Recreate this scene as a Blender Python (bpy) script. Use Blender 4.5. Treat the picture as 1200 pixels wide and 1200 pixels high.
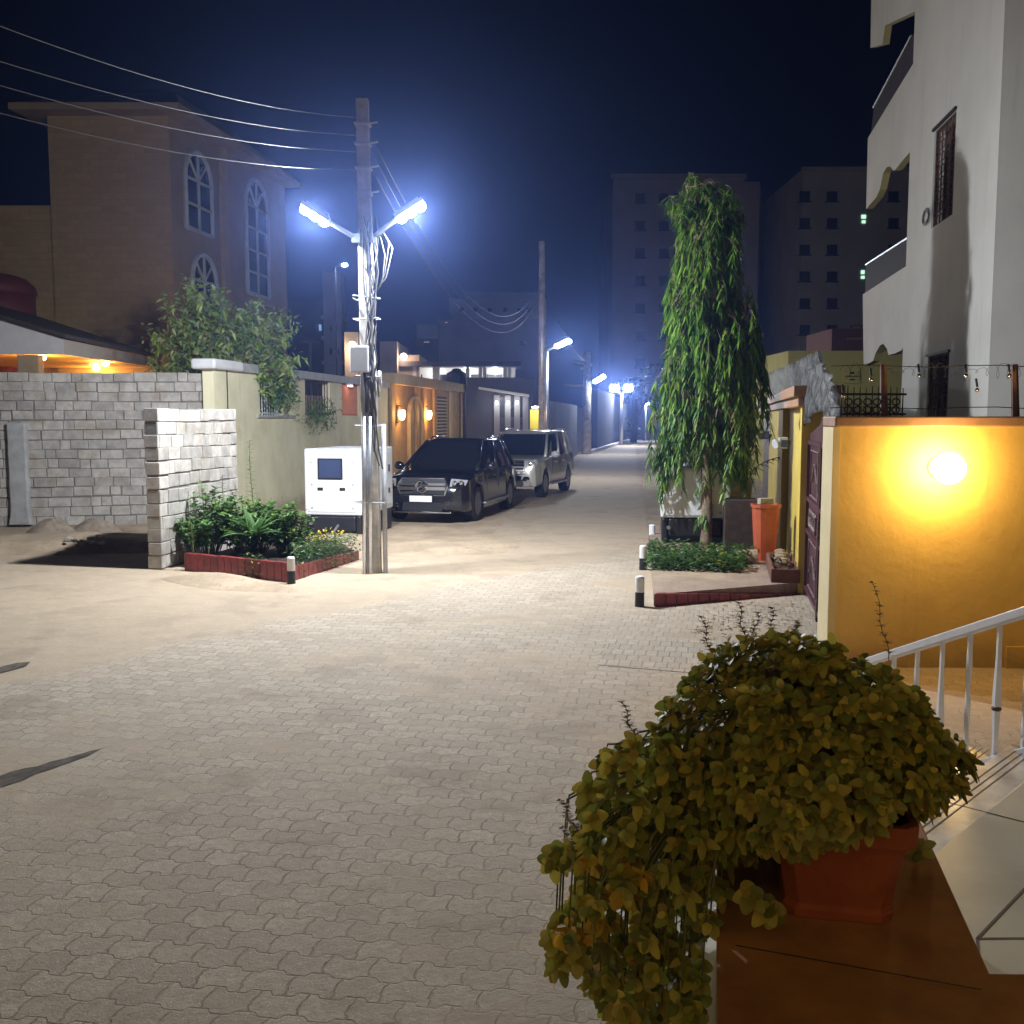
import bpy, math, random
from math import sin, cos, pi, radians, sqrt, atan2
from mathutils import Vector, Matrix
random.seed(7)
C = bpy.context.scene
col = C.collection
for o in list(bpy.data.objects): bpy.data.objects.remove(o)

# ------------------------------------------------------------------ camera, sky, exposure
F, CAMH, PITCH = 1180.0, 2.25, radians(5.33)
cam = bpy.data.cameras.new('camera'); camo = bpy.data.objects.new('camera', cam); col.objects.link(camo)
cam.sensor_width = 36; cam.lens = 36*F/1200; cam.clip_end = 3000; cam.clip_start = .05
camo.location = (0, 0, CAMH); camo.rotation_euler = (pi/2-PITCH, 0, 0)
C.camera = camo
W = bpy.data.worlds.new('World'); C.world = W; W.use_nodes = True
bg = W.node_tree.nodes['Background']
bg.inputs[0].default_value = (.26, .26, .62, 1); bg.inputs[1].default_value = .0024
C.view_settings.view_transform = 'Standard'; C.view_settings.look = 'None'
C.view_settings.exposure = 0; C.view_settings.gamma = 1
C.cycles.use_denoising = True
C.cycles.max_bounces = 6; C.cycles.diffuse_bounces = 3; C.cycles.volume_bounces = 1
C.cycles.sample_clamp_indirect = 4
LAMP_W = 790.0          # one near lamp head
HAZE = .00135

# ------------------------------------------------------------------ pixel helpers (1200 px photograph -> real points)
cp, sp = cos(PITCH), sin(PITCH)
CAMP = Vector((0, 0, CAMH))
def ray(px, py):
    x = (px-600)/F; y = (600-py)/F
    return Vector((x, cp+y*sp, y*cp-sp))
def G(px, py, z=0.0):
    d = ray(px, py); return CAMP+d*((z-CAMH)/d.z)
def PY(px, py, Y):
    d = ray(px, py); return CAMP+d*(Y/d.y)
def PL(px, py, p0, dr):
    """point of the pixel's ray on the upright plane through p0 along the ground direction dr"""
    d = ray(px, py); n = Vector((dr[1], -dr[0], 0)); p = Vector((p0[0], p0[1], 0))
    t = (p-CAMP).dot(n)/d.dot(n); return CAMP+d*t
A = math.atan(.155)
D = Vector((sin(A), cos(A), 0)); N = Vector((cos(A), -sin(A), 0))   # along / across the street
def U(*a): return random.uniform(*a)

# ------------------------------------------------------------------ mesh builder
ROOT = {}
class MB:
    def __init__(s): s.v = []; s.f = []; s.m = []
    def add(s, vs, fs, mi=0):
        b = len(s.v); s.v += [tuple(v) for v in vs]
        for f in fs: s.f.append([b+i for i in f]); s.m.append(mi)
    def box(s, c, sz, rz=0, mi=0, M=None):
        x, y, z = sz[0]/2, sz[1]/2, sz[2]/2
        R = M if M is not None else Matrix.Rotation(rz, 3, 'Z')
        vs = [Vector(c)+R@Vector((i*x, j*y, k*z)) for i in (-1, 1) for j in (-1, 1) for k in (-1, 1)]
        s.add(vs, [(0,1,3,2), (4,6,7,5), (0,4,5,1), (2,3,7,6), (0,2,6,4), (1,5,7,3)], mi)
    def wall(s, p0, p1, th, z0, z1, mi=0):
        """upright slab whose face runs p0->p1 on the ground; th goes to the left of that direction"""
        a, b = Vector((p0[0], p0[1], 0)), Vector((p1[0], p1[1], 0)); d = (b-a).normalized(); n = Vector((-d.y, d.x, 0))*th
        q = [a, b, b+n, a+n]
        s.prism([v+Vector((0, 0, z0)) for v in q], Vector((0, 0, z1-z0)), mi)
    def prism(s, loop, off, mi=0):
        n = len(loop); vs = [Vector(v) for v in loop]; vs += [v+Vector(off) for v in vs]
        fs = [list(range(n))[::-1], list(range(n, 2*n))]+[(i, (i+1) % n, n+(i+1) % n, n+i) for i in range(n)]
        s.add(vs, fs, mi)
    def tube(s, pts, r, n=6, mi=0, cap=True):
        pts = [Vector(p) for p in pts]; rs = r if isinstance(r, (list, tuple)) else [r]*len(pts)
        vs = []; up = None
        for i, p in enumerate(pts):
            t = (pts[min(i+1, len(pts)-1)]-pts[max(i-1, 0)])
            t = t.normalized() if t.length > 1e-9 else Vector((0, 0, 1))
            if up is None: up = Vector((0, 0, 1)) if abs(t.z) < .9 else Vector((1, 0, 0))
            a = t.cross(up)
            a = a.normalized() if a.length > 1e-6 else t.orthogonal().normalized()
            b = a.cross(t).normalized(); up = b
            vs += [p+(a*cos(2*pi*k/n)+b*sin(2*pi*k/n))*rs[i] for k in range(n)]
        fs = [(i*n+k, i*n+(k+1) % n, (i+1)*n+(k+1) % n, (i+1)*n+k) for i in range(len(pts)-1) for k in range(n)]
        if cap: fs += [tuple(range(n))[::-1], tuple((len(pts)-1)*n+k for k in range(n))]
        s.add(vs, fs, mi)
    def lathe(s, c, prof, n=16, mi=0, ax=None):
        c = Vector(c); vs = []
        if ax is None: R = Matrix.Identity(3)
        else: R = Vector((0, 0, 1)).rotation_difference(Vector(ax)).to_matrix()
        for r, z in prof: vs += [c+R@Vector((r*cos(2*pi*k/n), r*sin(2*pi*k/n), z)) for k in range(n)]
        fs = [(i*n+k, i*n+(k+1) % n, (i+1)*n+(k+1) % n, (i+1)*n+k) for i in range(len(prof)-1) for k in range(n)]
        if prof[0][0] > 1e-4: fs.append(tuple(range(n))[::-1])
        if prof[-1][0] > 1e-4: fs.append(tuple((len(prof)-1)*n+k for k in range(n)))
        s.add(vs, fs, mi)
    def ball(s, c, r, n=14, mi=0, sc=(1, 1, 1)):
        m = n//2; vs = []
        for i in range(m+1):
            t = pi*i/m
            vs += [Vector(c)+Vector((r*sc[0]*sin(t)*cos(2*pi*k/n), r*sc[1]*sin(t)*sin(2*pi*k/n), r*sc[2]*cos(t))) for k in range(n)]
        s.add(vs, [((i+1)*n+k, (i+1)*n+(k+1) % n, i*n+(k+1) % n, i*n+k) for i in range(m) for k in range(n)], mi)
    def leaf(s, b, d, nrm, L, w, fold=.25, droop=.15, prof=(.1, .9, 1, .7, .04), mi=0):
        d = d.normalized(); sd = d.cross(nrm)
        if sd.length < 1e-4: sd = d.orthogonal()
        sd.normalize(); n = sd.cross(d); k = len(prof); vs = []
        for i, q in enumerate(prof):
            t = i/(k-1); c = b+d*(L*t)+Vector((0, 0, -droop*L*t*t)); h = sd*(w*.5*q); u = n*(w*.5*q*fold)
            vs += [c-h+u, c, c+h+u]
        s.add(vs, [(i*3+j, i*3+j+1, i*3+j+4, i*3+j+3) for i in range(k-1) for j in (0, 1)], mi)
    def build(s, name, mats, parent=None, smooth=False, bevel=0, local=False, seg=2):
        me = bpy.data.meshes.new(name); vs = s.v
        if parent is not None and not local:
            inv = ROOT[parent.name].inverted(); vs = [inv@Vector(v) for v in vs]
        me.from_pydata([tuple(v) for v in vs], [], s.f)
        if not isinstance(mats, (list, tuple)): mats = [mats]
        for m in mats: me.materials.append(m)
        me.polygons.foreach_set('material_index', s.m)
        if smooth: me.polygons.foreach_set('use_smooth', [True]*len(s.f))
        me.update()
        o = bpy.data.objects.new(name, me); col.objects.link(o)
        if parent is not None:
            o.parent = parent; ROOT[o.name] = ROOT[parent.name].copy()
        else: ROOT[o.name] = Matrix.Identity(4)
        if bevel:
            b = o.modifiers.new('edge', 'BEVEL'); b.width = bevel; b.segments = seg; b.limit_method = 'ANGLE'
            b.angle_limit = radians(40)
        return o
def tag(o, label=None, cat=None, group=None, kind=None):
    for k, v in (('label', label), ('category', cat), ('group', group), ('kind', kind)):
        if v: o[k] = v
    return o
def thing(name, label, cat, loc=(0, 0, 0), rz=0, group=None):
    o = bpy.data.objects.new(name, None); col.objects.link(o); o.empty_display_size = .2
    o.location = loc; o.rotation_euler = (0, 0, rz)
    ROOT[o.name] = Matrix.Translation(loc)@Matrix.Rotation(rz, 4, 'Z')
    return tag(o, label, cat, group)
def solo(mb, name, mats, label, cat, loc, group=None, kind=None, **kw):
    """a thing that is one mesh, its origin at its base"""
    loc = Vector(loc); mb.v = [tuple(Vector(v)-loc) for v in mb.v]
    o = mb.build(name, mats, None, **kw); o.location = loc; ROOT[o.name] = Matrix.Translation(loc)
    return tag(o, label, cat, group, kind)
def dup(root, loc, rz, label=None):
    r = root.copy(); col.objects.link(r); r.location = loc; r.rotation_euler = (0, 0, rz)
    ROOT[r.name] = Matrix.Translation(loc)@Matrix.Rotation(rz, 4, 'Z')
    if label: r['label'] = label
    for ch in [c for c in bpy.data.objects if c.parent == root]:
        c = ch.copy(); col.objects.link(c); c.parent = r
        for g in [q for q in bpy.data.objects if q.parent == ch]:
            d = g.copy(); col.objects.link(d); d.parent = c
    return r

# ------------------------------------------------------------------ materials
def nodes(name):
    m = bpy.data.materials.new(name); m.use_nodes = True; nt = m.node_tree
    return m, nt, nt.nodes['Principled BSDF']
class NT:
    def __init__(s, nt): s.nt = nt
    def n(s, t, **kw):
        x = s.nt.nodes.new(t)
        for k, v in kw.items(): setattr(x, k, v)
        return x
    def put(s, sock, v):
        if isinstance(v, bpy.types.NodeSocket): s.nt.links.new(v, sock)
        else: sock.default_value = v
    def math(s, op, a, b=0.0, c=None, clamp=False):
        x = s.n('ShaderNodeMath', operation=op, use_clamp=clamp); s.put(x.inputs[0], a); s.put(x.inputs[1], b)
        if c is not None: s.put(x.inputs[2], c)
        return x.outputs[0]
    def noise(s, vec, scale, detail=4, rough=.55):
        x = s.n('ShaderNodeTexNoise'); s.put(x.inputs['Vector'], vec); x.inputs['Scale'].default_value = scale
        x.inputs['Detail'].default_value = detail; x.inputs['Roughness'].default_value = rough
        return x.outputs[0]
    def mix(s, f, a, b, mode='MIX'):
        x = s.n('ShaderNodeMix', data_type='RGBA', blend_type=mode); s.put(x.inputs[0], f); s.put(x.inputs[6], a); s.put(x.inputs[7], b)
        return x.outputs[2]
    def ramp(s, f, lo, hi, a=0.0, b=1.0):
        x = s.n('ShaderNodeMapRange'); x.interpolation_type = 'SMOOTHSTEP'; s.put(x.inputs[0], f)
        x.inputs[1].default_value = lo; x.inputs[2].default_value = hi; x.inputs[3].default_value = a; x.inputs[4].default_value = b
        return x.outputs[0]
    def bump(s, h, st, dist=.02, prev=None):
        x = s.n('ShaderNodeBump'); s.put(x.inputs['Height'], h); s.put(x.inputs['Strength'], st); x.inputs['Distance'].default_value = dist
        if prev is not None: s.put(x.inputs['Normal'], prev)
        return x.outputs[0]
    def pos(s): return s.n('ShaderNodeNewGeometry').outputs['Position']
    def island(s): return s.n('ShaderNodeNewGeometry').outputs['Random Per Island']
def c4(c): return (c[0], c[1], c[2], 1)
def sc(c, k): return (c[0]*k, c[1]*k, c[2]*k, 1)
def Mt(name, c, rough=.75, var=.18, scale=3.0, bump=.15, bs=40.0, metal=0.0, isl=0.0, dirt=None, coat=0.0, spec=None, trans=0.0, streak=0.0, splash=0.0):
    m, nt, p = nodes(name); T = NT(nt); P = T.pos()
    f = T.noise(P, scale, 6, .6)
    f = T.ramp(f, .3, .7)
    k = T.mix(f, sc(c, 1-var), sc(c, 1+var))
    if dirt: k = T.mix(T.ramp(T.noise(P, scale*.45, 8, .65), .5, .72), k, c4(dirt))
    if streak:
        mp = T.n('ShaderNodeMapping'); T.put(mp.inputs[0], P); mp.inputs['Scale'].default_value = (3.5, 3.5, .22)
        k = T.mix(T.ramp(T.noise(mp.outputs[0], 1.0, 6, .7), .52, .75, 0, streak), k, sc(c, .62))
    if splash:
        sz = T.n('ShaderNodeSeparateXYZ'); T.put(sz.inputs[0], P)
        k = T.mix(T.ramp(T.math('ADD', sz.outputs[2], T.math('MULTIPLY', T.noise(P, 5, 6, .7), .5)), .2, .62, splash, 0), k, (.26, .18, .10, 1))
    if isl:
        g = T.math('MULTIPLY_ADD', T.island(), 2*isl, 1-isl)
        x = T.n('ShaderNodeCombineColor'); [T.put(x.inputs[i], g) for i in range(3)]
        k = T.mix(1.0, k, x.outputs[0], 'MULTIPLY')
    T.put(p.inputs['Base Color'], k); p.inputs['Roughness'].default_value = rough; p.inputs['Metallic'].default_value = metal
    if coat: p.inputs['Coat Weight'].default_value = coat; p.inputs['Coat Roughness'].default_value = .04
    if spec is not None: p.inputs['Specular IOR Level'].default_value = spec
    if bump: T.put(p.inputs['Normal'], T.bump(T.noise(P, bs, 5, .6), bump, .02))
    return m
def Em(name, c, st):
    m, nt, p = nodes(name); p.inputs['Base Color'].default_value = (.8, .8, .8, 1)
    p.inputs['Emission Color'].default_value = c4(c); p.inputs['Emission Strength'].default_value = st
    return m
def Leaf(name, a, b, rare=None, rare_at=.95, tr=.35, rough=.42):
    m, nt, p = nodes(name); T = NT(nt); r = T.island()
    k = T.mix(T.ramp(r, 0, 1), c4(a), c4(b))
    r2 = T.math('FRACT', T.math('MULTIPLY', r, 37.3))
    g = T.math('MULTIPLY_ADD', r2, .7, .65)
    x = T.n('ShaderNodeCombineColor'); [T.put(x.inputs[i], g) for i in range(3)]
    k = T.mix(1.0, k, x.outputs[0], 'MULTIPLY')
    if rare: k = T.mix(T.math('GREATER_THAN', T.math('FRACT', T.math('MULTIPLY', r, 91.7)), rare_at), k, c4(rare))
    T.put(p.inputs['Base Color'], k); p.inputs['Roughness'].default_value = rough
    t = T.n('ShaderNodeBsdfTranslucent'); T.put(t.inputs[0], k); mx = T.n('ShaderNodeMixShader'); mx.inputs[0].default_value = tr
    out = [n for n in nt.nodes if n.type == 'OUTPUT_MATERIAL'][0]
    nt.links.new(p.outputs[0], mx.inputs[1]); nt.links.new(t.outputs[0], mx.inputs[2]); nt.links.new(mx.outputs[0], out.inputs[0])
    return m

SAND = (.45, .345, .235)
def ground_mat():
    m, nt, p = nodes('sand_ground'); T = NT(nt); P = T.pos()
    k = T.mix(T.ramp(T.noise(P, 1.2, 8, .65), .3, .7), sc(SAND, .72), sc(SAND, 1.12))
    k = T.mix(T.ramp(T.noise(P, 14, 4), .55, .75), k, sc(SAND, .6))
    T.put(p.inputs['Base Color'], k); p.inputs['Roughness'].default_value = .95
    b = T.bump(T.noise(P, 2.5, 6, .6), .5, .06); b = T.bump(T.noise(P, 70, 4), .35, .01, b)
    T.put(p.inputs['Normal'], b); return m
def paver_mat(name, ang, bw, bh, wav, stone, sandline=True, sandmin=.0):
    m, nt, p = nodes(name); T = NT(nt); P = T.pos()
    vr = T.n('ShaderNodeVectorRotate', rotation_type='Z_AXIS'); T.put(vr.inputs['Vector'], P); vr.inputs['Angle'].default_value = ang
    # the rows wander a little, as laid by hand
    w = T.n('ShaderNodeVectorMath', operation='MULTIPLY_ADD')
    nz = T.n('ShaderNodeTexNoise'); T.put(nz.inputs['Vector'], P); nz.inputs['Scale'].default_value = .7; nz.inputs['Detail'].default_value = 3
    T.put(w.inputs[0], nz.outputs['Color']); w.inputs[1].default_value = (.06, .06, 0); T.put(w.inputs[2], vr.outputs[0])
    s = T.n('ShaderNodeSeparateXYZ'); T.put(s.inputs[0], w.outputs[0])
    x, y = s.outputs[0], s.outputs[1]
    nr = T.math('MULTIPLY', T.math('SUBTRACT', T.noise(P, 30, 3), .5), .012)      # worn, chipped outlines
    y = T.math('ADD', y, nr); x = T.math('ADD', x, nr)
    zx = T.math('PINGPONG', x, bw/2); zx = T.ramp(zx, bw*.17, bw*.33, -wav, wav)
    zy = T.math('PINGPONG', y, bh/2); zy = T.ramp(zy, bh*.15, bh*.35, -wav*.35, wav*.35)
    c = T.n('ShaderNodeCombineXYZ'); T.put(c.inputs[0], T.math('ADD', x, zy)); T.put(c.inputs[1], T.math('ADD', y, zx))
    br = T.n('ShaderNodeTexBrick'); T.put(br.inputs['Vector'], c.outputs[0]); br.offset = .5; br.squash = 1
    for k_, v in (('Scale', 1), ('Mortar Size', .006), ('Mortar Smooth', .5), ('Bias', 0), ('Brick Width', bw), ('Row Height', bh)): br.inputs[k_].default_value = v
    br.inputs['Color1'].default_value = sc(stone, .80); br.inputs['Color2'].default_value = sc(stone, 1.12)
    T.put(br.inputs['Mortar'], T.mix(T.ramp(T.noise(P, 1.9, 5, .7), .42, .6), sc(SAND, .34), sc(SAND, .80)))
    k = T.mix(T.ramp(T.noise(P, 22, 5, .7), .3, .75), br.outputs['Color'], sc(stone, .70))
    k = T.mix(T.ramp(T.noise(P, 160, 2, .5), .60, .68, 0, .75), k, sc(stone, .38))     # grit
    k = T.mix(T.ramp(T.noise(P, 120, 2, .5), .66, .72, 0, .8), k, sc(stone, 1.9))
    # dust drifted over the paving
    dn = T.noise(P, .42, 9, .68)
    if sandline:
        a, b = G(0, 800), G(470, 700); d = (b-a).normalized(); n = Vector((-d.y, d.x, 0))
        dt = T.n('ShaderNodeVectorMath', operation='DOT_PRODUCT'); T.put(dt.inputs[0], P); dt.inputs[1].default_value = n
        dist = T.math('SUBTRACT', dt.outputs['Value'], a.dot(n))
        dn = T.math('ADD', dn, T.ramp(dist, -.3, 1.1, 0, .55))
        band = T.ramp(T.math('ABSOLUTE', T.math('ADD', dist, .75)), .45, .8, -.16, 0)
        dn = T.math('ADD', dn, band)
        dn = T.math('ADD', dn, T.ramp(T.n('ShaderNodeSeparateXYZ').outputs[1], 0, 1, 0, 0))
        sy = T.n('ShaderNodeSeparateXYZ'); T.put(sy.inputs[0], P)
        dn = T.math('ADD', dn, T.ramp(sy.outputs[1], 13, 19, 0, .3))
    dn = T.math('ADD', dn, T.math('MULTIPLY', T.math('SUBTRACT', T.noise(P, 2.6, 6, .7), .5), .5))
    sand = T.math('ADD', T.ramp(dn, .43, .72), sandmin, clamp=True)
    grain = T.ramp(T.noise(P, 55, 3), .35, .7)
    sand2 = T.math('MULTIPLY', sand, T.math('MULTIPLY_ADD', grain, .35, .65))
    scol = T.mix(T.noise(P, 3, 7, .7), sc(SAND, .72), sc(SAND, 1.2))
    k = T.mix(sand2, k, scol)
    k = T.mix(T.ramp(T.noise(P, 1.1, 8, .72), .50, .68, 0, .55), k, (.23, .17, .11, 1))
    k = T.mix(T.ramp(T.noise(P, .55, 9, .75), .54, .72, 0, .45), k, sc(stone, 1.18))
    T.put(p.inputs['Base Color'], k); p.inputs['Roughness'].default_value = .88
    h = T.math('SUBTRACT', 1.0, br.outputs['Fac'])
    tilt = T.math('MULTIPLY', T.noise(P, 5, 2), .6)
    b = T.bump(T.math('ADD', h, tilt), T.math('MULTIPLY_ADD', sand, -.72, .85), .012)
    b = T.bump(T.noise(P, 9, 5, .7), .35, .02, b); b = T.bump(T.noise(P, 90, 4), .45, .006, b); T.put(p.inputs['Normal'], b)
    return m
M_ground = ground_mat()
M_road = paver_mat('interlocking_pavers', A, .19, .15, .014, (.52, .44, .34), True, .24)
M_drive = paver_mat('straight_pavers', math.atan(.21), .11, .22, .0, (.52, .445, .35), False, .22)
M_bedpave = paver_mat('reddish_pavers', A, .2, .1, .0, (.34, .24, .20), False, .25)
M_block = Mt('grey_concrete_block', (.40, .375, .34), .92, .2, 5, .45, 55, isl=.17, dirt=(.32, .27, .21))
M_mortar = Mt('mortar', (.20, .19, .175), .95, .2, 8, .5, 50)
M_conc = Mt('weathered_concrete', (.48, .45, .40), .88, .22, 4, .35, 45, dirt=(.30, .25, .2))
M_cement = Mt('smeared_cement', (.40, .40, .40), .9, .18, 3, .4, 30)
M_cream = Mt('cream_painted_render', (.82, .77, .53), .82, .08, 1.5, .2, 25, dirt=(.68, .61, .40), streak=.35, splash=.6)
M_whitecap = Mt('white_painted_coping', (.74, .74, .76), .7, .06, 3, .1)
M_greycap = Mt('grey_coping', (.42, .42, .43), .8, .12, 3, .2)
M_tanplast = Mt('tan_render', (.44, .33, .21), .85, .1, 2, .2, 30)
M_ochre = Mt('ochre_facade_plaster', (.52, .33, .12), .7, .12, 2.5, .15, 30)
M_ochretrim = Mt('pale_ochre_trim', (.58, .46, .26), .7, .1, 3, .1)
M_tan = Mt('tan_stone_cladding', (.62, .43, .25), .85, .2, 2.2, .3, 12)
def course_mat(name, c, bw, bh):
    m, nt, p = nodes(name); T = NT(nt); P = T.pos(); sx = T.n('ShaderNodeSeparateXYZ'); T.put(sx.inputs[0], P)
    cc = T.n('ShaderNodeCombineXYZ'); T.put(cc.inputs[0], T.math('ADD', sx.outputs[0], sx.outputs[1])); T.put(cc.inputs[1], sx.outputs[2])
    br = T.n('ShaderNodeTexBrick'); T.put(br.inputs['Vector'], cc.outputs[0])
    for k_, v in (('Scale', 1), ('Mortar Size', .012), ('Mortar Smooth', .4), ('Brick Width', bw), ('Row Height', bh)): br.inputs[k_].default_value = v
    br.inputs['Color1'].default_value = sc(c, .9); br.inputs['Color2'].default_value = sc(c, 1.09); br.inputs['Mortar'].default_value = sc(c, .84)
    T.put(p.inputs['Base Color'], T.mix(T.ramp(T.noise(P, 6, 5), .3, .8, 0, .5), br.outputs['Color'], sc(c, .75))); p.inputs['Roughness'].default_value = .9
    T.put(p.inputs['Normal'], T.bump(T.math('SUBTRACT', 1.0, br.outputs['Fac']), .4, .03)); return m
M_tan = course_mat('tan_stone_courses', (.34, .23, .085), .55, .2)
M_greyframe = Mt('grey_white_window_frame', (.36, .36, .36), .7, .1, 3, 0)
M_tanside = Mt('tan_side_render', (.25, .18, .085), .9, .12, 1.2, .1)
M_roofdark = Mt('dark_roof_sheet', (.05, .045, .045), .7, .2, 5, .1)
M_redtile = Mt('glazed_red_tile', (.24, .035, .035), .35, .25, 9, .08, isl=.16)
M_grout = Mt('tile_grout', (.38, .31, .28), .9, .1)
M_white = Mt('white_powder_coat', (.66, .67, .70), .38, .03, 2, .02)
M_whiterail = Mt('white_rail_enamel', (.80, .79, .82), .35, .05, 9, .03)
M_black = Mt('black_painted_steel', (.015, .016, .02), .45, .2, 6, .05)
M_dark = Mt('dark_void', (.012, .012, .014), .6, .1)
M_darkwin = Mt('dark_window_glass', (.012, .014, .02), .12, .1, 1, 0)
M_navyglass = Mt('tinted_panel_glass', (.03, .045, .10), .18, .1, 2, 0)
M_steel = Mt('galvanised_steel', (.62, .64, .68), .32, .12, 12, .03, metal=.9)
M_greymetal = Mt('grey_painted_metal', (.42, .44, .48), .5, .08, 6, .05)
M_box = Mt('pale_grey_enclosure', (.50, .51, .53), .5, .05, 5, .03)
M_cable = Mt('pale_cable_sheath', (.12, .115, .11), .6, .25, 4, 0, isl=.35)
M_wire = Mt('weathered_conductor', (.07, .065, .07), .55, .1, 4, 0)
M_yellow = Mt('yellow_ochre_wall_paint', (.80, .56, .17), .6, .08, 1.3, .28, 9, dirt=(.72, .48, .14), streak=.35, splash=.6)
M_yellow2 = Mt('yellow_pier_paint', (.60, .45, .08), .7, .1, 1.6, .3, 20, dirt=(.48, .36, .09))
M_bouncewall = Mt('warm_bounce_wall_paint', (.86, .58, .24), .7, .06, 1.5, .2, 20)
M_creamedge = Mt('cream_edge_paint', (.70, .60, .36), .7, .06, 3, .1)
M_coping = Mt('brown_stone_coping', (.34, .20, .13), .6, .16, 5, .12, 30)
M_brownpier = Mt('dark_brown_pier', (.10, .055, .045), .6, .25, 3, .2)
M_gate = Mt('maroon_gate_enamel', (.085, .035, .05), .36, .22, 3, .06, 20)
M_gatedet = Mt('worn_gate_ornament', (.20, .13, .13), .5, .4, 20, .1)
M_rust = Mt('brown_iron', (.13, .06, .04), .6, .3, 9, .1)
M_iron = Mt('dark_wrought_iron', (.03, .024, .028), .75, .2, 8, .05)
M_house = Mt('white_house_render', (.68, .66, .61), .85, .05, .8, .15, 30, dirt=(.61, .59, .53), streak=.3)
M_ylwbldg = Mt('pale_yellow_render', (.42, .38, .13), .85, .08, 1, .1)
M_archedge = Mt('yellow_arch_soffit', (.36, .31, .13), .8, .08, 1, .1)
M_towerA = Mt('dusky_tower_render', (.50, .43, .40), .9, .1, .3, 0)
M_towerB = Mt('pale_tower_render', (.66, .60, .55), .9, .1, .3, 0)
M_towerW = Mt('tower_window_dark', (.05, .045, .05), .4, .1, 1, 0)
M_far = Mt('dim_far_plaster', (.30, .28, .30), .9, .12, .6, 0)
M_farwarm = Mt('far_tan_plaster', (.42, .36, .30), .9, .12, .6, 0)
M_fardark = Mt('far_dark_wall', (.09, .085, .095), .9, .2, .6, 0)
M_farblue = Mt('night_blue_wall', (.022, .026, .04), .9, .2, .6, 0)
M_porch = Mt('white_porch_paint', (.75, .75, .74), .7, .05, 1, 0)
M_orange = Mt('orange_plastic', (.47, .10, .045), .42, .12, 4, .06)
M_terra = Mt('terracotta_clay', (.26, .06, .02), .75, .14, 8, .15, 50)
M_darkcrate = Mt('dark_crate_wood', (.04, .026, .02), .8, .3, 9, .2)
M_darkclay = Mt('dull_red_clay', (.17, .075, .055), .85, .2, 8, .2)
M_soil = Mt('dark_soil', (.05, .035, .025), .95, .3, 20, .6, 60)
M_brownstone = Mt('brown_granite_slab', (.36, .17, .06), .75, .22, 6, .03, 80)
M_tile = Mt('cream_marble_tile', (.62, .57, .44), .3, .09, 2.2, .02, dirt=(.50, .45, .33))
M_tilegrout = Mt('dark_tile_grout', (.16, .13, .09), .9, .1)
M_marble = Mt('veined_marble_tread', (.58, .55, .48), .28, .25, 7, .02, dirt=(.30, .28, .24))
M_marbledark = Mt('grey_grip_inlay', (.20, .19, .17), .6, .1)
M_bark = Mt('grey_brown_bark', (.22, .165, .11), .9, .3, 12, .7, 40)
M_stem = Mt('green_stem', (.10, .11, .04), .7, .2, 12, .1)
M_litter = Mt('dry_leaf_litter', (.30, .19, .06), .9, .3, 30, 0, isl=.3)
M_drystem = Mt('dry_flower_stalk', (.26, .18, .08), .8, .2, 12, .1)
M_carpaint = Mt('black_car_paint', (.008, .009, .013), .22, .1, 2, 0, coat=1.0)
M_silver = Mt('champagne_silver_paint', (.64, .62, .57), .3, .03, 2, 0, metal=.3, coat=.8)
M_rubber = Mt('tyre_rubber', (.018, .018, .018), .8, .2, 12, .2)
M_rim = Mt('dark_alloy', (.20, .20, .21), .35, .1, 5, 0, metal=.8)
M_chrome = Mt('chrome_trim', (.75, .76, .78), .12, .03, 3, 0, metal=1.0)
M_lens = Mt('headlight_lens', (.55, .57, .62), .12, .1, 10, 0, metal=.4)
M_plate = Mt('white_number_plate', (.78, .78, .82), .5, .03, 5, 0)
M_redlens = Mt('red_tail_lens', (.30, .01, .01), .2, .1, 5, 0)
M_glasscar = Mt('tinted_car_glass', (.012, .013, .016), .06, .1, 2, 0, coat=.5)
M_louvre = Mt('orange_louvre', (.58, .22, .10), .6, .1, 6, .1)
M_signy = Mt('yellow_sign_face', (.75, .60, .02), .5, .05, 3, 0)
M_wood = Mt('timber_soffit', (.60, .33, .08), .5, .25, 5, .1)
M_reddome = Mt('dark_red_fibreglass', (.14, .03, .025), .6, .15, 4, .05)
M_sack = Mt('dusty_sack', (.30, .24, .18), .95, .2, 10, .6, 35)
M_log = Mt('cut_log', (.26, .20, .14), .9, .3, 20, .4)
M_led = Em('white_led', (.66, .82, 1.0), 540)
M_ledfar = Em('far_white_led', (.62, .80, 1.0), 260)
M_sconce = Em('amber_sconce_glass', (1.0, .55, .14), 34)
M_globe = Em('amber_globe_glass', (1.0, .63, .22), 105)
M_bulbwhite = Em('white_downlight', (1, .98, .94), 14)
M_bulb = Em('warm_bulb', (1.0, .72, .34), 30)
M_pinkbulb = Em('pinkish_wall_lamp', (1.0, .66, .48), 14)
M_litblue = Em('bluish_lit_window', (.25, .5, .9), .8)
M_litgreen = Em('greenish_lit_window', (.55, 1.0, .75), 1.3)
M_litwarm = Em('warm_lit_window', (1.0, .7, .4), .35)
L_ficus = Leaf('ficus_leaf', (.15, .29, .05), (.42, .50, .17), (.25, .24, .06), .93)
L_weep = Leaf('weeping_leaf', (.042, .135, .018), (.18, .30, .035), (.19, .12, .08), .955, .4)
L_shrub = Leaf('shrub_leaf', (.07, .17, .04), (.17, .29, .08), (.22, .22, .05), .96)
L_agave = Leaf('broad_strap_leaf', (.10, .22, .06), (.15, .28, .08), None, 1, .3)
L_ground = Leaf('creeper_leaf', (.03, .085, .02), (.07, .14, .035), (.26, .25, .03), .95)
L_pot = Leaf('soft_herb_leaf', (.15, .19, .03), (.38, .32, .05), (.30, .22, .03), .965, .3, .5)
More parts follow.
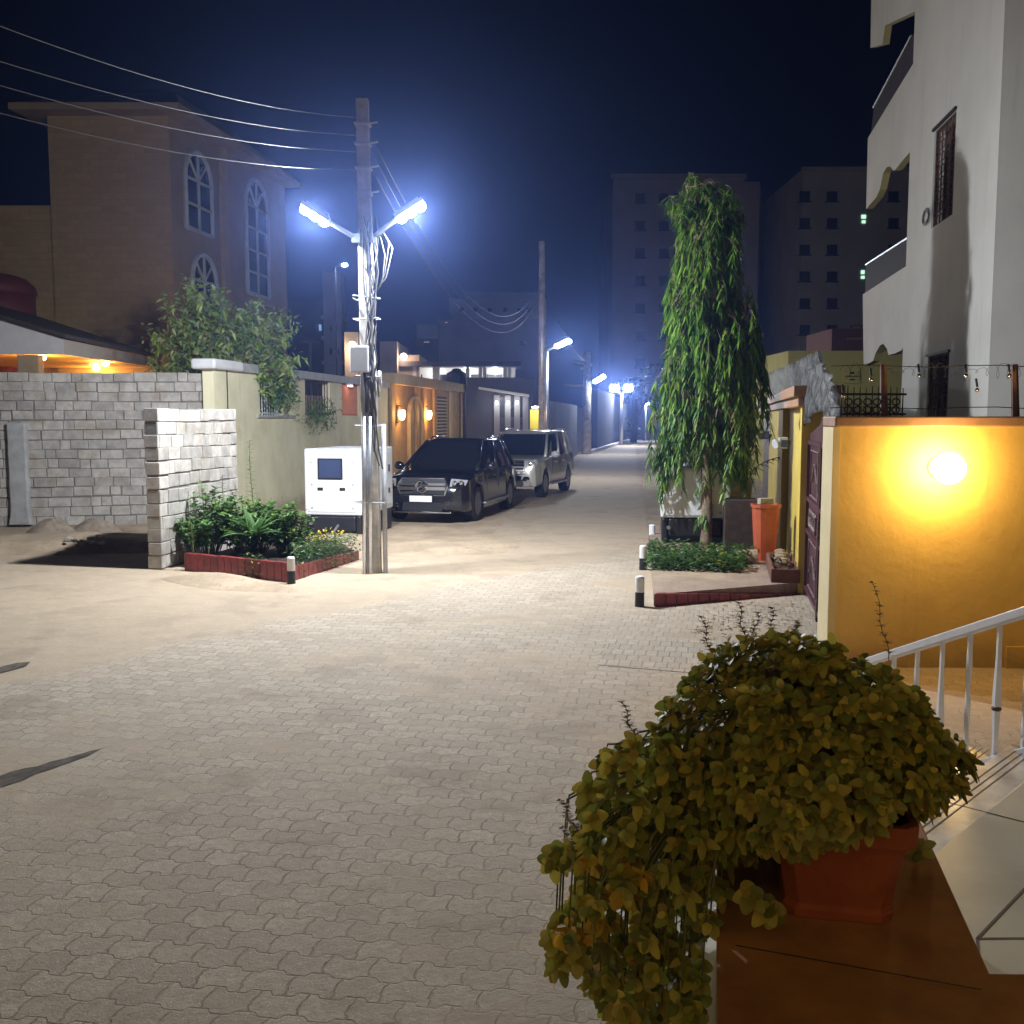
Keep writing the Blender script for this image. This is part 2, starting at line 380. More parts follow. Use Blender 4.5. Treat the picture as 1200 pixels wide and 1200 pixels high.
L_yel = Leaf('yellowing_leaf', (.50, .37, .04), (.55, .34, .04), None, 1, .35, .5)
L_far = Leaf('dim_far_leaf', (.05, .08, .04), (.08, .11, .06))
L_palm = Leaf('variegated_frond', (.10, .16, .06), (.40, .42, .30))

# ------------------------------------------------------------------ ground and paving
def sheet(name, poly, z, mat, kind='structure'):
    mb = MB(); mb.add([(p[0], p[1], z) for p in poly], [tuple(range(len(poly)))])
    return tag(mb.build(name, mat), kind=kind)
gm = MB(); nx = 60
gv = []
xs = [-220+440*i/nx for i in range(nx+1)]; ys = [-40+400*i/nx for i in range(nx+1)]
gm.add([(x, y, -.004) for y in ys for x in xs], [(j*(nx+1)+i, j*(nx+1)+i+1, (j+1)*(nx+1)+i+1, (j+1)*(nx+1)+i) for j in range(nx) for i in range(nx)])
tag(gm.build('ground', M_ground), kind='structure')
sheet('paved_road', [(-16, -10), (16, -10), (16, 9.0), (9, 9.0), G(940, 692)[:2], G(764, 650)[:2], G(745, 530)[:2], (16, 130), (6, 130), G(690, 533)[:2], G(560, 640)[:2], (-5, 15.3), (-16, 20)], .004, M_road)

# ------------------------------------------------------------------ street lamps on poles
def area_lamp(name, loc, nrm, sx, sy, watts, colr, parent=None, spread=180):
    l = bpy.data.lights.new(name, 'AREA'); l.shape = 'RECTANGLE'; l.size = sx; l.size_y = sy; l.energy = watts; l.color = colr; l.spread = radians(spread)
    o = bpy.data.objects.new(name, l); col.objects.link(o); loc = Vector(loc)
    q = Vector((0, 0, -1)).rotation_difference(Vector(nrm).normalized())
    if parent is not None:
        inv = ROOT[parent.name].inverted(); o.parent = parent; M = inv@(Matrix.Translation(loc)@q.to_matrix().to_4x4())
        o.matrix_local = M
    else: o.location = loc; o.rotation_euler = q.to_euler()
    return o
def point_lamp(name, loc, watts, colr, r=.05):
    l = bpy.data.lights.new(name, 'POINT'); l.energy = watts; l.color = colr; l.shadow_soft_size = r
    o = bpy.data.objects.new(name, l); col.objects.link(o); o.location = loc; return o
COOL = (.93, .96, 1.0)
POLE = G(437, 671)
pole = thing('utility_pole', 'weathered concrete utility pole with two lamp arms, grey box and bundled cables', 'utility pole', POLE)
ptop = PL(424.5, 116, POLE, (1, 0)); pz = ptop.z
lean = (ptop-POLE)
def onpole(z): return POLE+lean*(z/pz)
mb = MB()
for k in range(14):
    z0, z1 = pz*k/14, pz*(k+1)/14
    if k == 0:
        rings = []
vs = []
for k in range(15):
    c = onpole(pz*k/14); w = .125-.04*k/14; d = .10-.03*k/14
    vs += [c+Vector((i*w, j*d, 0)) for i, j in ((-1, -1), (1, -1), (1, 1), (-1, 1))]
mb.add(vs, [(k*4+i, k*4+(i+1) % 4, k*4+4+(i+1) % 4, k*4+4+i) for k in range(14) for i in range(4)]+[(56, 57, 58, 59)])
mb.build('shaft', M_conc, pole, bevel=.015)
for zz in (pz-.35, pz-.62, pz-.95, pz-1.3):
    b = MB(); c = onpole(zz); b.box(c, (.22, .2, .03)); b.tube([c+Vector((.1, 0, .02)), c+Vector((.2, .05, .05))], .015); b.build('insulator_clamp', M_greymetal, pole)
# conduits at the foot
for (px0, px1, pyt, r, m) in ((427, 427.5, 488, .032, M_steel), (433.5, 434.5, 488, .034, M_steel), (449.5, 450, 497, .034, M_greymetal)):
    a = G(px1, 673); a = Vector((a.x, POLE.y-.17, 0)) if px0 < 440 else Vector((a.x+.01, POLE.y-.06, 0))
    t = Vector((PL(px0, pyt, a, (1, 0)).x, a.y, PL(px0, pyt, a, (1, 0)).z))
    b = MB(); b.tube([a, t], r, 10); b.build('conduit_pipe', m, pole, smooth=True)
for zz, sx in ((1.05, .42), (2.15, .36), (2.85, .34), (3.65, .34), (3.95, .34)):
    b = MB(); c = onpole(zz); w = sx/2
    lp = [c+Vector((i*w, j*.16-.02, U(-.02, .02))) for i, j in ((-1, -1), (1, -1), (1, 1), (-1, 1), (-1, -1))]
    if zz > 2: b.tube(lp, .012, 6)
    else: b.tube(lp, .012, 6)
    b.build('strap', M_greymetal, pole)
bxp = PL(426.5, 422, POLE, (1, 0))
b = MB(); b.box(bxp+Vector((-.03, -.2, 0)), (.26, .15, .37)); bo = b.build('junction_box', M_box, pole, bevel=.012)
b = MB(); b.box(bxp+Vector((-.03, -.282, 0)), (.235, .012, .34)); b.build('box_lid', M_box, bo, bevel=.004)
b = MB(); b.tube([bxp+Vector((.03, -.2, -.18)), bxp+Vector((.06, -.19, -.5)), bxp+Vector((.05, -.17, -.75))], .022); b.build('cable_tail', M_rubber, bo)
b = MB(); q = PL(443, 446, POLE, (1, 0)); b.tube([q+Vector((.03, -.1, .13)), q+Vector((.03, -.1, -.16))], .035, 10); b.build('fuse_tube', M_steel, pole, smooth=True)
mb = MB()
for k in range(15):
    pts = []; ph = U(0, 6); x0 = U(.02, .2); zt = U(4.3, 5.1); zb = U(1.5, 3.0)
    for i in range(15):
        t = i/14; z = zt+(zb-zt)*t; c = onpole(z)
        pts.append(c+Vector((x0*.7+.05*sin(ph+t*6)+.03*U(-1, 1), -.13-.03*U(0, 1)-.02*(k % 3), 0)))
    mb.tube(pts, U(.007, .013), 5)
for (xa, ya, xb, yb, sag) in ((436, 290, 461, 292, .5), (440, 300, 452, 300, .3), (438, 296, 457, 286, .4)):
    s0 = PL(437, 352, POLE, (1, 0))+Vector((0, -.14, 0)); e = PL(xb, yb, POLE, (1, 0))+Vector((0, -.1, 0)); pk = PL(438, 278, POLE, (1, 0))
    mb.tube([s0, s0.lerp(e, .5)+Vector((.06, 0, -.05)), e, e.lerp(pk, .5)+Vector((.02, 0, .12)), pk], .008, 5)
mb.build('cable_bundle', M_cable, pole, smooth=True)
def lamp_head(parent, p0, p1, width, mat, watts, nrm, tname='lamp_head', colr=COOL, nled=3, spread=180):
    """flat LED head from p0 to p1, its lenses on the underside"""
    p0, p1 = Vector(p0), Vector(p1); d = (p1-p0); L = d.length; x = d.normalized(); n = Vector(nrm).normalized(); n = (n-x*n.dot(x)).normalized(); y = n.cross(x)
    R = Matrix((x, y, n)).transposed(); c = (p0+p1)/2
    b = MB(); b.box(c, (L, width, .06), M=R); b.box(c-n*.045, (L*.8, width*.8, .04), M=R)
    h = b.build(tname, M_greymetal, parent, bevel=.01)
    b = MB()
    for i in range(nled):
        q = p0+d*((i+.5)/nled)+n*.03
        b.lathe(q, [(min(width*.42, L/nld*.46), 0), (min(width*.40, L/nld*.44), .02), (.03, .045), (0, .048)] if False else [(min(width*.45, L/nled*.48), 0), (min(width*.42, L/nled*.45), .025), (width*.2, .06), (0, .065)], 12, 0, n)
    b.build('led_lens', mat, h, smooth=True)
    for k in (-1, 1):     # batwing optics: one half throws up the street, the other down it
        nn = (n+Vector((math.copysign(.35, n.x) if abs(n.x) > .15 else 0, k*(1.9 if k > 0 else 1.5), 0))).normalized()
        area_lamp('street_light', c+n*.10+Vector((0, k*.05, 0)), nn, L*.45, width*.4, watts*(.75 if k > 0 else .62), colr, parent, spread)
    return h
for sgn, (xa, ya), (xb, yb), (xc, yc) in ((-1, (419, 281), (392, 266), (360, 246)), (1, (437, 281), (467, 262), (499, 242))):
    a, b_, c_ = PL(xa, ya, POLE, (1, 0)), PL(xb, yb, POLE, (1, 0)), PL(xc, yc, POLE, (1, 0))
    off = Vector((0, -.12, 0))
    m = MB(); m.tube([a+off, b_+off*2.6], .035, 8); m.box(a+off, (.12, .1, .12)); arm = m.build('lamp_arm', M_greymetal, pole, smooth=False)
    lamp_head(arm, b_+off*2.9, c_+off*2.9, .24, M_led, LAMP_W, (-sgn*.5, -.10, -1.0))

# second pole, in the distance: concrete pole with a steel lamp post strapped to it
p2 = PL(636, 505, (0, 38), (1, 0)); p2 = Vector((p2.x, 38, 0))
t2 = thing('utility_pole', 'plain concrete utility pole beyond the silver car with one lamp on a short arm', 'utility pole', p2)
zt = PL(636, 283, p2, (1, 0)).z
b = MB(); b.tube([p2, p2+Vector((-.05, 0, zt))], [.16, .11], 8); b.build('shaft', M_conc, t2, smooth=True)
b = MB(); q = PL(640.5, 412, p2, (1, 0)); b.tube([(q.x, 37.8, 0), (q.x, 37.8, q.z)], .085, 10); b.build('steel_post', M_steel, t2, smooth=True)
b = MB(); q0 = PL(639, 412, p2, (1, 0)); q1 = PL(650, 407, p2, (1, 0)); b.tube([q0+Vector((0, -.2, 0)), q1+Vector((0, -.3, 0))], .05); arm = b.build('lamp_arm', M_greymetal, t2)
lamp_head(arm, q1+Vector((0, -.3, .02)), PL(668, 399, p2, (1, 0))+Vector((0, -.5, 0)), .34, M_ledfar, 420, (.15, -.55, -.9))
p3 = G(687.5, 532)
t3 = thing('utility_pole', 'distant concrete pole with crossarms on the bend of the road', 'utility pole', p3)
zt = PL(689, 412, p3, (1, 0)).z
b = MB(); b.tube([p3, p3+Vector((0, 0, zt))], [.3, .22], 8); b.build('shaft', M_conc, t3, smooth=True)
for (xa, ya, xb, yb) in ((671, 424, 694, 427), (680, 432, 694, 428), (660, 451, 687, 452)):
    b = MB(); b.tube([PL(xa, ya, p3, (1, 0)), PL(xb, yb, p3, (1, 0))], .07); b.build('crossarm', M_steel, t3)
b = MB(); q0 = PL(689, 452, p3, (1, 0)); q1 = PL(695, 448, p3, (1, 0)); b.tube([q0, q1+Vector((0, -.2, 0))], .08); arm = b.build('lamp_arm', M_greymetal, t3)
lamp_head(arm, q1+Vector((0, -.3, 0)), PL(708, 440, p3, (1, 0))+Vector((0, -.5, 0)), .45, M_ledfar, 500, (.1, -.7, -.8))
p4 = PL(728, 520, (0, 84), (1, 0)); p4 = Vector((p4.x, 84, 0))
t4 = thing('street_lamp', 'far street lamp with twin bright heads over the end of the road', 'street lamp', p4)
zt = PL(728, 462, p4, (1, 0)).z
b = MB(); b.tube([p4, p4+Vector((0, 0, zt))], [.16, .1], 8); b.build('post', M_steel, t4, smooth=True)
for s in (-1, 1):
    c = PL(728+s*8, 455, p4, (1, 0)); b = MB(); b.tube([p4+Vector((0, 0, zt)), c+Vector((0, .3, 0))], .06); arm = b.build('lamp_arm', M_greymetal, t4)
    lamp_head(arm, c+Vector((-s*.4, 0, 0)), c+Vector((s*.4, 0, .1)), .7, M_ledfar, 1100, (0, -1, -.35), nled=2)
for (px, py, Y, wt, lab) in ((757, 473, 100, 500, 'small far street lamp low over the road beside the weeping tree'), (709, 474, 120, 120, 'tiny far lamp below the twin street lamp heads')):
    c = PL(px, py, (0, Y), (1, 0)); base = Vector((c.x, Y, 0))
    t = thing('street_lamp', lab, 'street lamp', base)
    b = MB(); b.tube([base, Vector((c.x, Y+.2, c.z))], .09, 6); b.build('post', M_greymetal, t)
    lamp_head(t, c+Vector((-.45, 0, 0)), c+Vector((.45, 0, .1)), .4, M_ledfar, wt, (0, -.7, -.8), nled=2)
c = PL(403, 310.5, (0, 48), (1, 0)); base = Vector((c.x-.4, 48, 0))
t = thing('street_lamp', 'thin dark lamp post with a small white head beside the minaret', 'street lamp', base)
b = MB(); b.tube([base, Vector((base.x, 48, c.z-.1)), c+Vector((-.1, 0, 0))], .05, 6); b.build('post', M_fardark, t)
lamp_head(t, c+Vector((-.15, 0, 0)), c+Vector((.2, 0, .05)), .2, M_ledfar, 60, (.2, -.6, -.8), nled=1)

# overhead wires
def wire(p, q, sag, r, lab, n=24):
    r = r*.52
    p, q = Vector(p), Vector(q); b = MB(); b.tube([p.lerp(q, i/n)+Vector((0, 0, -sag*4*(i/n)*(1-i/n))) for i in range(n+1)], r, 5)
    return solo(b, 'overhead_wire', M_wire, lab, 'overhead wire', p, 'overhead wires of the street', smooth=True)
for (py, (ex, ey), lab) in ((138, (30, -2), 'topmost sagging overhead wire running from the near pole top to the sky edge'), (159, (-20, 22), 'second overhead wire below the topmost one at the near pole'),
                            (178, (-30, 48), 'third overhead wire counted down from the near pole top'), (199, (-20, 84), 'lowest overhead wire crossing in front of the tan house')):
    a = PL(421, py, POLE, (1, 0)); e = PY(ex, ey, 9.5)
    e = a+(e-a)*1.6
    wire(a, e, .35, .011, lab)
p2t = PL(634, 333, p2, (1, 0))
for (py, ey, lab) in ((142, 326, 'upper wire sagging between the near pole and the pole beyond the cars'), (160, 333, 'middle wire sagging between the near pole and the pole beyond the cars'), (180, 340, 'lower wire sagging between the near pole and the pole beyond the cars')):
    wire(PL(427, py, POLE, (1, 0)), PL(635, ey, p2, (1, 0)), 2.0, .013, lab)
wire(PL(636, 330, p2, (1, 0)), PL(688, 424, p3, (1, 0)), .6, .02, 'far wire between the pole beyond the cars and the crossarm pole')

# ------------------------------------------------------------------ left: block walls and cream compound wall
def block_wall(mb, p0, p1, th, rows, mi=0, bl=.42, bh=.2, core=None, topslack=0):
    a, b = Vector((p0[0], p0[1], 0)), Vector((p1[0], p1[1], 0)); d = (b-a).normalized(); L = (b-a).length; n = Vector((-d.y, d.x, 0)); ang = atan2(d.y, d.x)
    for r in range(rows):
        x = -U(0, bl) if r % 2 else -U(0, .08)
        dz = U(-.006, .006)
        while x < L:
            w = bl*U(.82, 1.08) if U(0, 1) > .15 else bl*.5; x0, x1 = max(x, 0), min(x+w, L); x += w
            if x1-x0 < .05: continue
            g = U(.006, .024) if U(0, 1) > .12 else .045
            jt = U(-.009, .009)
            c = a+d*((x0+x1)/2)+n*(th/2+jt)+Vector((0, 0, r*bh+bh/2+dz+U(-.008, .008)+.012*sin(x*1.3+r*.9)))
            mb.box(c, (x1-x0-g, th+U(-.006, .006), bh-U(.006, .022)), ang+U(-.006, .006), mi)
    core.wall(a+n*.022+d*.015, b+n*.022-d*.015, th-.044, -.1, rows*bh-.03)
E = G(257, 612); LB = G(-90, 619)
mb, cm = MB(), MB(); block_wall(mb, LB, E, .2, 16, core=cm)
wl = thing('block_wall', 'long tall wall of bare grey concrete blocks under the lit carport', 'wall', LB)
mb.build('blocks', M_block, wl, bevel=.008, seg=1); cm.build('mortar', M_mortar, wl)
b = MB(); q0, q1 = G(16, 617), G(36, 617)
vs = []
for k in range(11):
    t = k/10; c = q0.lerp(q1, .5); zz = .05+2.1*t; w = .19*(1.25 if k == 0 else 1)+.006*sin(k*2.1); vs += [Vector((c.x-w, c.y-.10, zz)), Vector((c.x+w, c.y-.10, zz)), Vector((c.x+w, c.y+.06, zz)), Vector((c.x-w, c.y+.06, zz))]
b.add(vs, [(k*4+i, k*4+(i+1) % 4, k*4+4+(i+1) % 4, k*4+4+i) for k in range(10) for i in range(4)]+[(40, 41, 42, 43)])
b.build('cement_pilaster', M_cement, wl, bevel=.03)
s0 = G(190, 668); s1 = s0+D*2.75; 
mb, cm = MB(), MB(); block_wall(mb, s0, s1, .22, 12, core=cm, bl=.36)
ws = thing('block_wall', 'short free-standing wall of pale concrete blocks beside the red tiled flower bed', 'wall', s0)
mb.build('blocks', M_block, ws, bevel=.008, seg=1); cm.build('mortar', M_mortar, ws)

CW = Vector((E.x+.02, E.y-.2, 0))
def cw(u): return CW+D*u
def cwpx(px):  # distance along the cream wall of a picture column
    p = PL(px, 490, CW, D); return (Vector((p.x, p.y, 0))-CW).dot(D)
cream = thing('compound_wall', 'cream rendered compound wall with grilled openings and a pale coping', 'wall', CW)
uo = [cwpx(x) for x in (305, 331, 358, 387, 401, 421)]; uend = cwpx(455)
ztop, zsill = 3.28, 2.32
b = MB(); b.wall(cw(0), cw(uend), .25, -.1, zsill)
edges = [0]+uo+[uend]
for i in range(0, len(edges), 2): b.wall(cw(edges[i]), cw(edges[i+1]), .25, zsill, ztop)
b.build('wall_body', M_cream, cream)
b = MB(); b.wall(cw(1.3)+N*.09, cw(uend)+N*.09, .43, ztop, ztop+.2); b.build('coping', M_greycap, cream, bevel=.01)
b = MB(); b.wall(cw(-.22)+N*.14, cw(1.25)+N*.14, .55, ztop+.0, ztop+.22); b.build('white_cap', M_whitecap, cream, bevel=.05)
b = MB(); b.wall(cw(uo[0]-.2)+N*.05, cw(uo[1]+.8)+N*.05, .2, zsill-.06, zsill); b.build('sill', M_greycap, cream)
b = MB(); b.tube([cw(.62)+N*.02+Vector((0, 0, z)) for z in (.3, 1.5, 3.3)], .012, 5); b.build('down_cable', M_rubber, cream)
for i in range(0, 6, 2):
    u0, u1 = uo[i], uo[i+1]; lv = i == 4; c0, c1 = cw(u0), cw(u1)
    b = MB()
    nb = 9 if not lv else 12
    for k in range(nb+1):
        p = c0.lerp(c1, k/nb)-N*.08; b.box(p+Vector((0, 0, (zsill+ztop)/2)), (.025 if not lv else .05, .025, ztop-zsill), A)
    for zz in (zsill+.05, ztop-.05): b.tube([c0-N*.08+Vector((0, 0, zz)), c1-N*.08+Vector((0, 0, zz))], .022, 5)
    b.build('grille', (M_whitecap, M_iron, M_louvre)[i//2], cream)
    if i == 0:
        b = MB(); b.wall(c0-N*.2, c1-N*.2, .02, zsill, ztop); b.build('backing_sheet', M_fardark, cream)
    elif i == 2:
        b = MB(); b.wall(c0-N*.2, c1-N*.2, .02, zsill, zsill+.55); b.build('backing_sheet', M_tanplast, cream)
    else:
        b = MB(); b.wall(c0-N*.15, c1-N*.15, .02, zsill, ztop); b.build('backing_sheet', M_louvre, cream)
# bulkhead lamp over the louvre
q = cw((uo[4]+uo[5])/2-.3)+N*.06+Vector((0, 0, ztop-.03))
t = thing('wall_lamp', 'small bulkhead lamp glowing above the orange louvre of the cream wall', 'wall lamp', q)
b = MB(); b.box(q+Vector((0, 0, .0)), (.3, .12, .06), pi/2-A); b.build('housing', M_whitecap, t)
b = MB(); b.box(q+N*.03+Vector((0, 0, -.045)), (.24, .08, .03), pi/2-A); b.build('diffuser', M_pinkbulb, t)

# ochre facade with the two lit sconces
uE = cwpx(545)
och = thing('gatehouse_facade', 'warm ochre facade with an arched doorway and two glowing sconces behind the black car', 'building', cw(uend))
zo = 3.42
b = MB(); b.wall(cw(uend+.02)-N*.02, cw(uE)-N*.02, .3, -.1, zo); b.build('wall_body', M_ochre, och)
b = MB(); b.wall(cw(uend+.02)+N*.25, cw(uE+.1)+N*.25, .6, zo, zo+.38); b.build('parapet', M_ochretrim, och, bevel=.02)
for px in (458, 487, 496, 508, 527, 541):
    u = cwpx(px); b = MB(); b.wall(cw(u-.22)+N*.10, cw(u+.22)+N*.10, .1, -.1, zo); b.build('pilaster', M_ochretrim if px > 520 else M_ochre, och, bevel=.02)
uA0, uA1 = cwpx(477), cwpx(492); um = (uA0+uA1)/2; rr = (uA1-uA0)/2
arc = [cw(uA0)+Vector((0, 0, 0))]+[cw(um-rr*cos(pi*k/12))+Vector((0, 0, 2.3+.75*sin(pi*k/12))) for k in range(13)]+[cw(uA1)]
b = MB(); b.tube([p+N*.08 for p in arc], .07, 6); b.build('door_arch', M_ochretrim, och)
b = MB(); b.prism([p-N*.015+Vector((0, 0, .01)) for p in arc], N*.05); b.build('door', M_ochre, och)
u0, u1 = cwpx(511), cwpx(523); b = MB()
for k in range(16): b.wall(cw(u0)+N*.06, cw(u1)+N*.06, .05, .9+k*.14, .9+k*.14+.06)
b.build('louvre_shutter', M_ochretrim, och)
b = MB(); b.wall(cw(u0)+N*.012, cw(u1)+N*.012, .02, .85, 3.15); b.build('shutter_recess', M_brownpier, och)
for px, lab in ((471, 'amber glowing wall sconce nearer the pole on the ochre facade'), (502.5, 'amber glowing wall sconce nearer the louvred shutter on the ochre facade')):
    q = PL(px, 486, cw(0)+N*.2, D)
    t = thing('wall_sconce', lab, 'wall lamp', q, 0, 'sconces on the ochre facade')
    b = MB(); b.tube([q-N*.18+Vector((0, 0, .32)), q+Vector((0, 0, .3)), q+Vector((0, 0, .18))], .03, 6); b.box(q-N*.15, (.05, .16, .6), -A); b.build('bracket', M_rust, t)
    b = MB(); b.lathe(q, [(.09, .16), (.13, .02), (.08, -.16), (0, -.2)][::-1], 10); b.build('lamp_shade', M_sconce, t, smooth=True)
    point_lamp('sconce_light', q+N*.25+Vector((0, 0, .02)), 42, (1, .55, .16), .1)

# carport with the glowing timber soffit
CK = PY(74, 415, 25.0); zE = CK.z
car = thing('carport', 'low pavilion with dark pitched roof, white gable and glowing orange soffit behind the block wall', 'building', (CK.x, CK.y, 0))
sl = .30; X0 = CK.x; dY = 9.5; ex = -.6
def rz_(x): return zE+.42+(X0-x)*sl
b = MB()
lp = [Vector((X0+.15, 24.8, rz_(X0+.15))), Vector((X0+.15+ex, 25+dY, rz_(X0+.15))), Vector((X0-9, 25+dY, rz_(X0-9))), Vector((X0-9, 24.8, rz_(X0-9)))]
b.prism(lp, (0, 0, .1)); b.prism([v+Vector((0, 0, 0)) for v in [lp[3], lp[2], Vector((X0-18, 25+dY, zE)), Vector((X0-18, 24.8, zE))]], (0, 0, .1)); b.build('roof', M_roofdark, car)
b = MB(); b.prism([Vector((X0, 25, zE)), Vector((X0, 25, zE+.40)), Vector((X0-9, 25, zE+.40+9*sl)), Vector((X0-9, 25, zE))], (0, .15, 0)); b.build('gable', M_whitecap, car)
b = MB(); b.wall(Vector((X0+.012, 25.01, 0)), Vector((X0+ex+.012, 25+dY, 0)), .12, zE+.0, zE+.37); b.build('fascia', M_house, car)
b = MB()
for k in range(40): b.box((X0-4.4, 25.25+k*.23, zE+.03), (8.6, .2, .03))
b.build('soffit', M_wood, car)
b = MB(); q = PY(35, 430, 25.2); b.box((q.x, 25.25, (zE)/2), (.52, .3, zE-.02)); b.build('column', M_tanplast, car, bevel=.02)
for px, py in ((49, 420), (124, 426.5), (113, 433)):
    d_ = ray(px, py); tt = (zE-.06-CAMH)/d_.z; q = CAMP+d_*tt
    if q.y > 34: q = PY(px, py, 33.5); 
    b = MB(); b.lathe(q, [(.0, -.07), (.09, -.03), (.11, .05)], 10); b.build('downlight', M_bulb, car, smooth=True)
    point_lamp('soffit_light', (q.x, q.y, q.z-.35), 130, (1, .56, .16), .1)
q = PY(-2, 345, 31.5)
b = MB(); b.lathe((q.x, q.y, q.z), [(1.12, 0), (1.05, .25), (.8, .48), (.4, .6), (0, .64)], 20); b.lathe((q.x, q.y, q.z-1), [(1.05, 0), (1.05, 1)], 20)
b.tube([(q.x, q.y, 0), (q.x, q.y, q.z-1)], .4, 8)
solo(b, 'water_tank', M_reddome, 'dark red domed tank showing above the carport roof', 'water tank', (q.x, q.y, 0), smooth=True)

# ------------------------------------------------------------------ tan stone house with arched windows
HC = PY(205, 400, 32); HC = Vector((HC.x, 32, 0))
house = thing('tan_house', 'big tan stone house with white arched windows and an overhanging roof', 'house', HC)
zR = PL(205, 136, HC, (1, 0)).z; XL = PL(62, 300, HC, (1, 0)).x; XL2 = PL(-60, 300, HC, (1, 0)).x; zW = PL(20, 240, HC, (1, 0)).z
ph = PL(335, 300, HC, D); uH = (Vector((ph.x, ph.y, 0))-HC).dot(D)
b = MB(); q = [HC, HC+D*uH, HC+D*uH+Vector((XL-HC.x, 0, 0)), Vector((XL, 32, 0))]; b.prism(q, (0, 0, zR)); b.build('main_block', M_tan, house)
b = MB(); b.box(((XL+XL2)/2-.01, 35.1, zW/2), (XL-XL2, 6, zW)); b.build('side_wing', M_tan, house)
b = MB()
e0 = [HC+Vector((.55, -.7, zR)), HC+D*(uH+.3)+Vector((.55, 0, zR)), HC+D*(uH+.3)+Vector((XL-HC.x-.8, 0, zR)), Vector((XL-.85, 31.3, zR))]
b.prism(e0, (0, 0, .2)); up = [v+Vector((0, 0, .2)) for v in e0]; ctr = sum(up, Vector())/4
ap = [ctr.lerp(v, .25)+Vector((0, 0, 1.5)) for v in up]
b.add(up+ap, [(i, (i+1) % 4, 4+(i+1) % 4, 4+i) for i in range(4)]+[(4, 5, 6, 7)])
b.build('roof', M_tanside, house)
for px in (262,):
    p = PL(px, 300, HC, D); u = (Vector((p.x, p.y, 0))-HC).dot(D); b = MB(); b.wall(HC+D*(u-.25)+N*.12, HC+D*(u+.25)+N*.12, .12, 0, zR); b.build('pilaster', M_tan, house)
b = MB(); b.wall(HC+N*.012+D*.02, HC+D*uH+N*.012, .03, 0, zR-.01); b.build('side_wall', M_tanside, house)
def arched_window(pxa, pxb, pyt, pyb, rows):
    a, c = PL(pxa, 300, HC, D), PL(pxb, 300, HC, D); ua, uc = [(Vector((p.x, p.y, 0))-HC).dot(D) for p in (a, c)]
    um = (ua+uc)/2; mid = HC+D*um; z1 = PL((pxa+pxb)/2, pyt, HC, D).z; z0 = PL((pxa+pxb)/2, pyb, HC, D).z; r = (uc-ua)/2; zs = z1-r
    def P(u, z, o=.0): return HC+D*(um+u)+N*(o+.015)+Vector((0, 0, z))
    outl = [(-r, z0)]+[(-r*cos(pi*k/14), zs+r*sin(pi*k/14)) for k in range(15)]+[(r, z0)]
    b = MB(); b.tube([P(u, z, .06) for u, z in outl]+[P(-r, z0, .06)], .085, 6)
    b.tube([P(0, z0, .06), P(0, z1, .06)], .05, 5)
    for k in range(1, rows): zz = z0+(zs-z0)*k/rows; b.tube([P(-r, zz, .06), P(r, zz, .06)], .05, 5)
    b.tube([P(-r, zs, .06), P(r, zs, .06)], .05, 5)
    for an in (45, 135): b.tube([P(0, zs, .06), P(r*cos(radians(an)), zs+r*sin(radians(an)), .06)], .045, 5)
    w = b.build('window', M_greyframe, house)
    b = MB(); b.prism([P(u, z, .005) for u, z in outl], N*.03); b.build('pane', M_darkwin, w)
arched_window(217, 247, 181, 272, 2); arched_window(287, 312, 213, 346, 4); arched_window(222, 250, 299, 366, 2)

# minaret and dim buildings behind
def slab(px0, px1, pyt, Y, depth, name, mat, lab, cat, rot=0, kind=None, wins=(), wmat=None, extra=None, pyb=None):
    a, c = PL(px0, 490, (0, Y), (1, 0)), PL(px1, 490, (0, Y), (1, 0)); zt = PL((px0+px1)/2, pyt, (0, Y), (1, 0)).z
    base = Vector(((a.x+c.x)/2, Y, 0)); t = thing(name, lab, cat, base)
    z0 = PL((px0+px1)/2, pyb, (0, Y), (1, 0)).z if pyb else 0
    b = MB(); b.box(((a.x+c.x)/2, Y+depth/2, (zt+z0)/2), (c.x-a.x, depth, zt-z0)); b.build('wall_body', mat, t)
    for (wx, wy, ww, wh, m) in wins:
        p = PL(wx, wy, (0, Y), (1, 0)); b = MB(); s = Y/F
        w_, h_ = ww*s, wh*s
        for sx, sz, ox, oz in ((w_+.2, .1, 0, h_/2), (w_+.2, .1, 0, -h_/2), (.1, h_-.1, w_/2, 0), (-.1, h_-.1, -w_/2, 0)):
            b.box((p.x+ox, Y-.03, p.z+oz), (abs(sx), .14, sz))
        wo = b.build('window', mat, t)
        b = MB(); b.box((p.x, Y-.005, p.z), (w_, .03, h_)); b.build('pane', m, wo)
    return t, base, zt
t, base, zt = slab(381, 402, 318, 58, 1.3, 'minaret', M_far, 'slim square tower rising behind the cream wall beside the pole', 'tower', wins=[(388, 412, 5, 9, M_towerW), (396, 412, 5, 9, M_towerW), (388, 385, 4, 8, M_towerW), (395, 385, 4, 8, M_towerW)])
b = MB()
for py in (396, 425, 372): b.box((base.x, 58.6, PL(391, py, (0, 58), (1, 0)).z), (1.25, 1.5, .2))
b.build('cornice', M_far, t)
slab(340, 381, 352, 62, 8, 'apartment_block', M_fardark, 'dark block with one blue lit window between the tan house and slim tower', 'building', wins=[(375.5, 384, 5, 9, M_litblue), (341.5+3, 379, 3, 6, M_litwarm)])
slab(405, 421, 389, 50, 5, 'lit_pier_house', M_farwarm, 'narrow tan house front lit by a wall lamp just behind the grey box', 'house')
slab(446, 466, 400, 56, 6, 'tan_house_block', M_farwarm, 'small dim tan block to one side of the pinkish lamp', 'building')
slab(464, 492, 416, 57, 5, 'low_tan_house', M_farwarm, 'low dim house wall carrying the pinkish lamp', 'building')
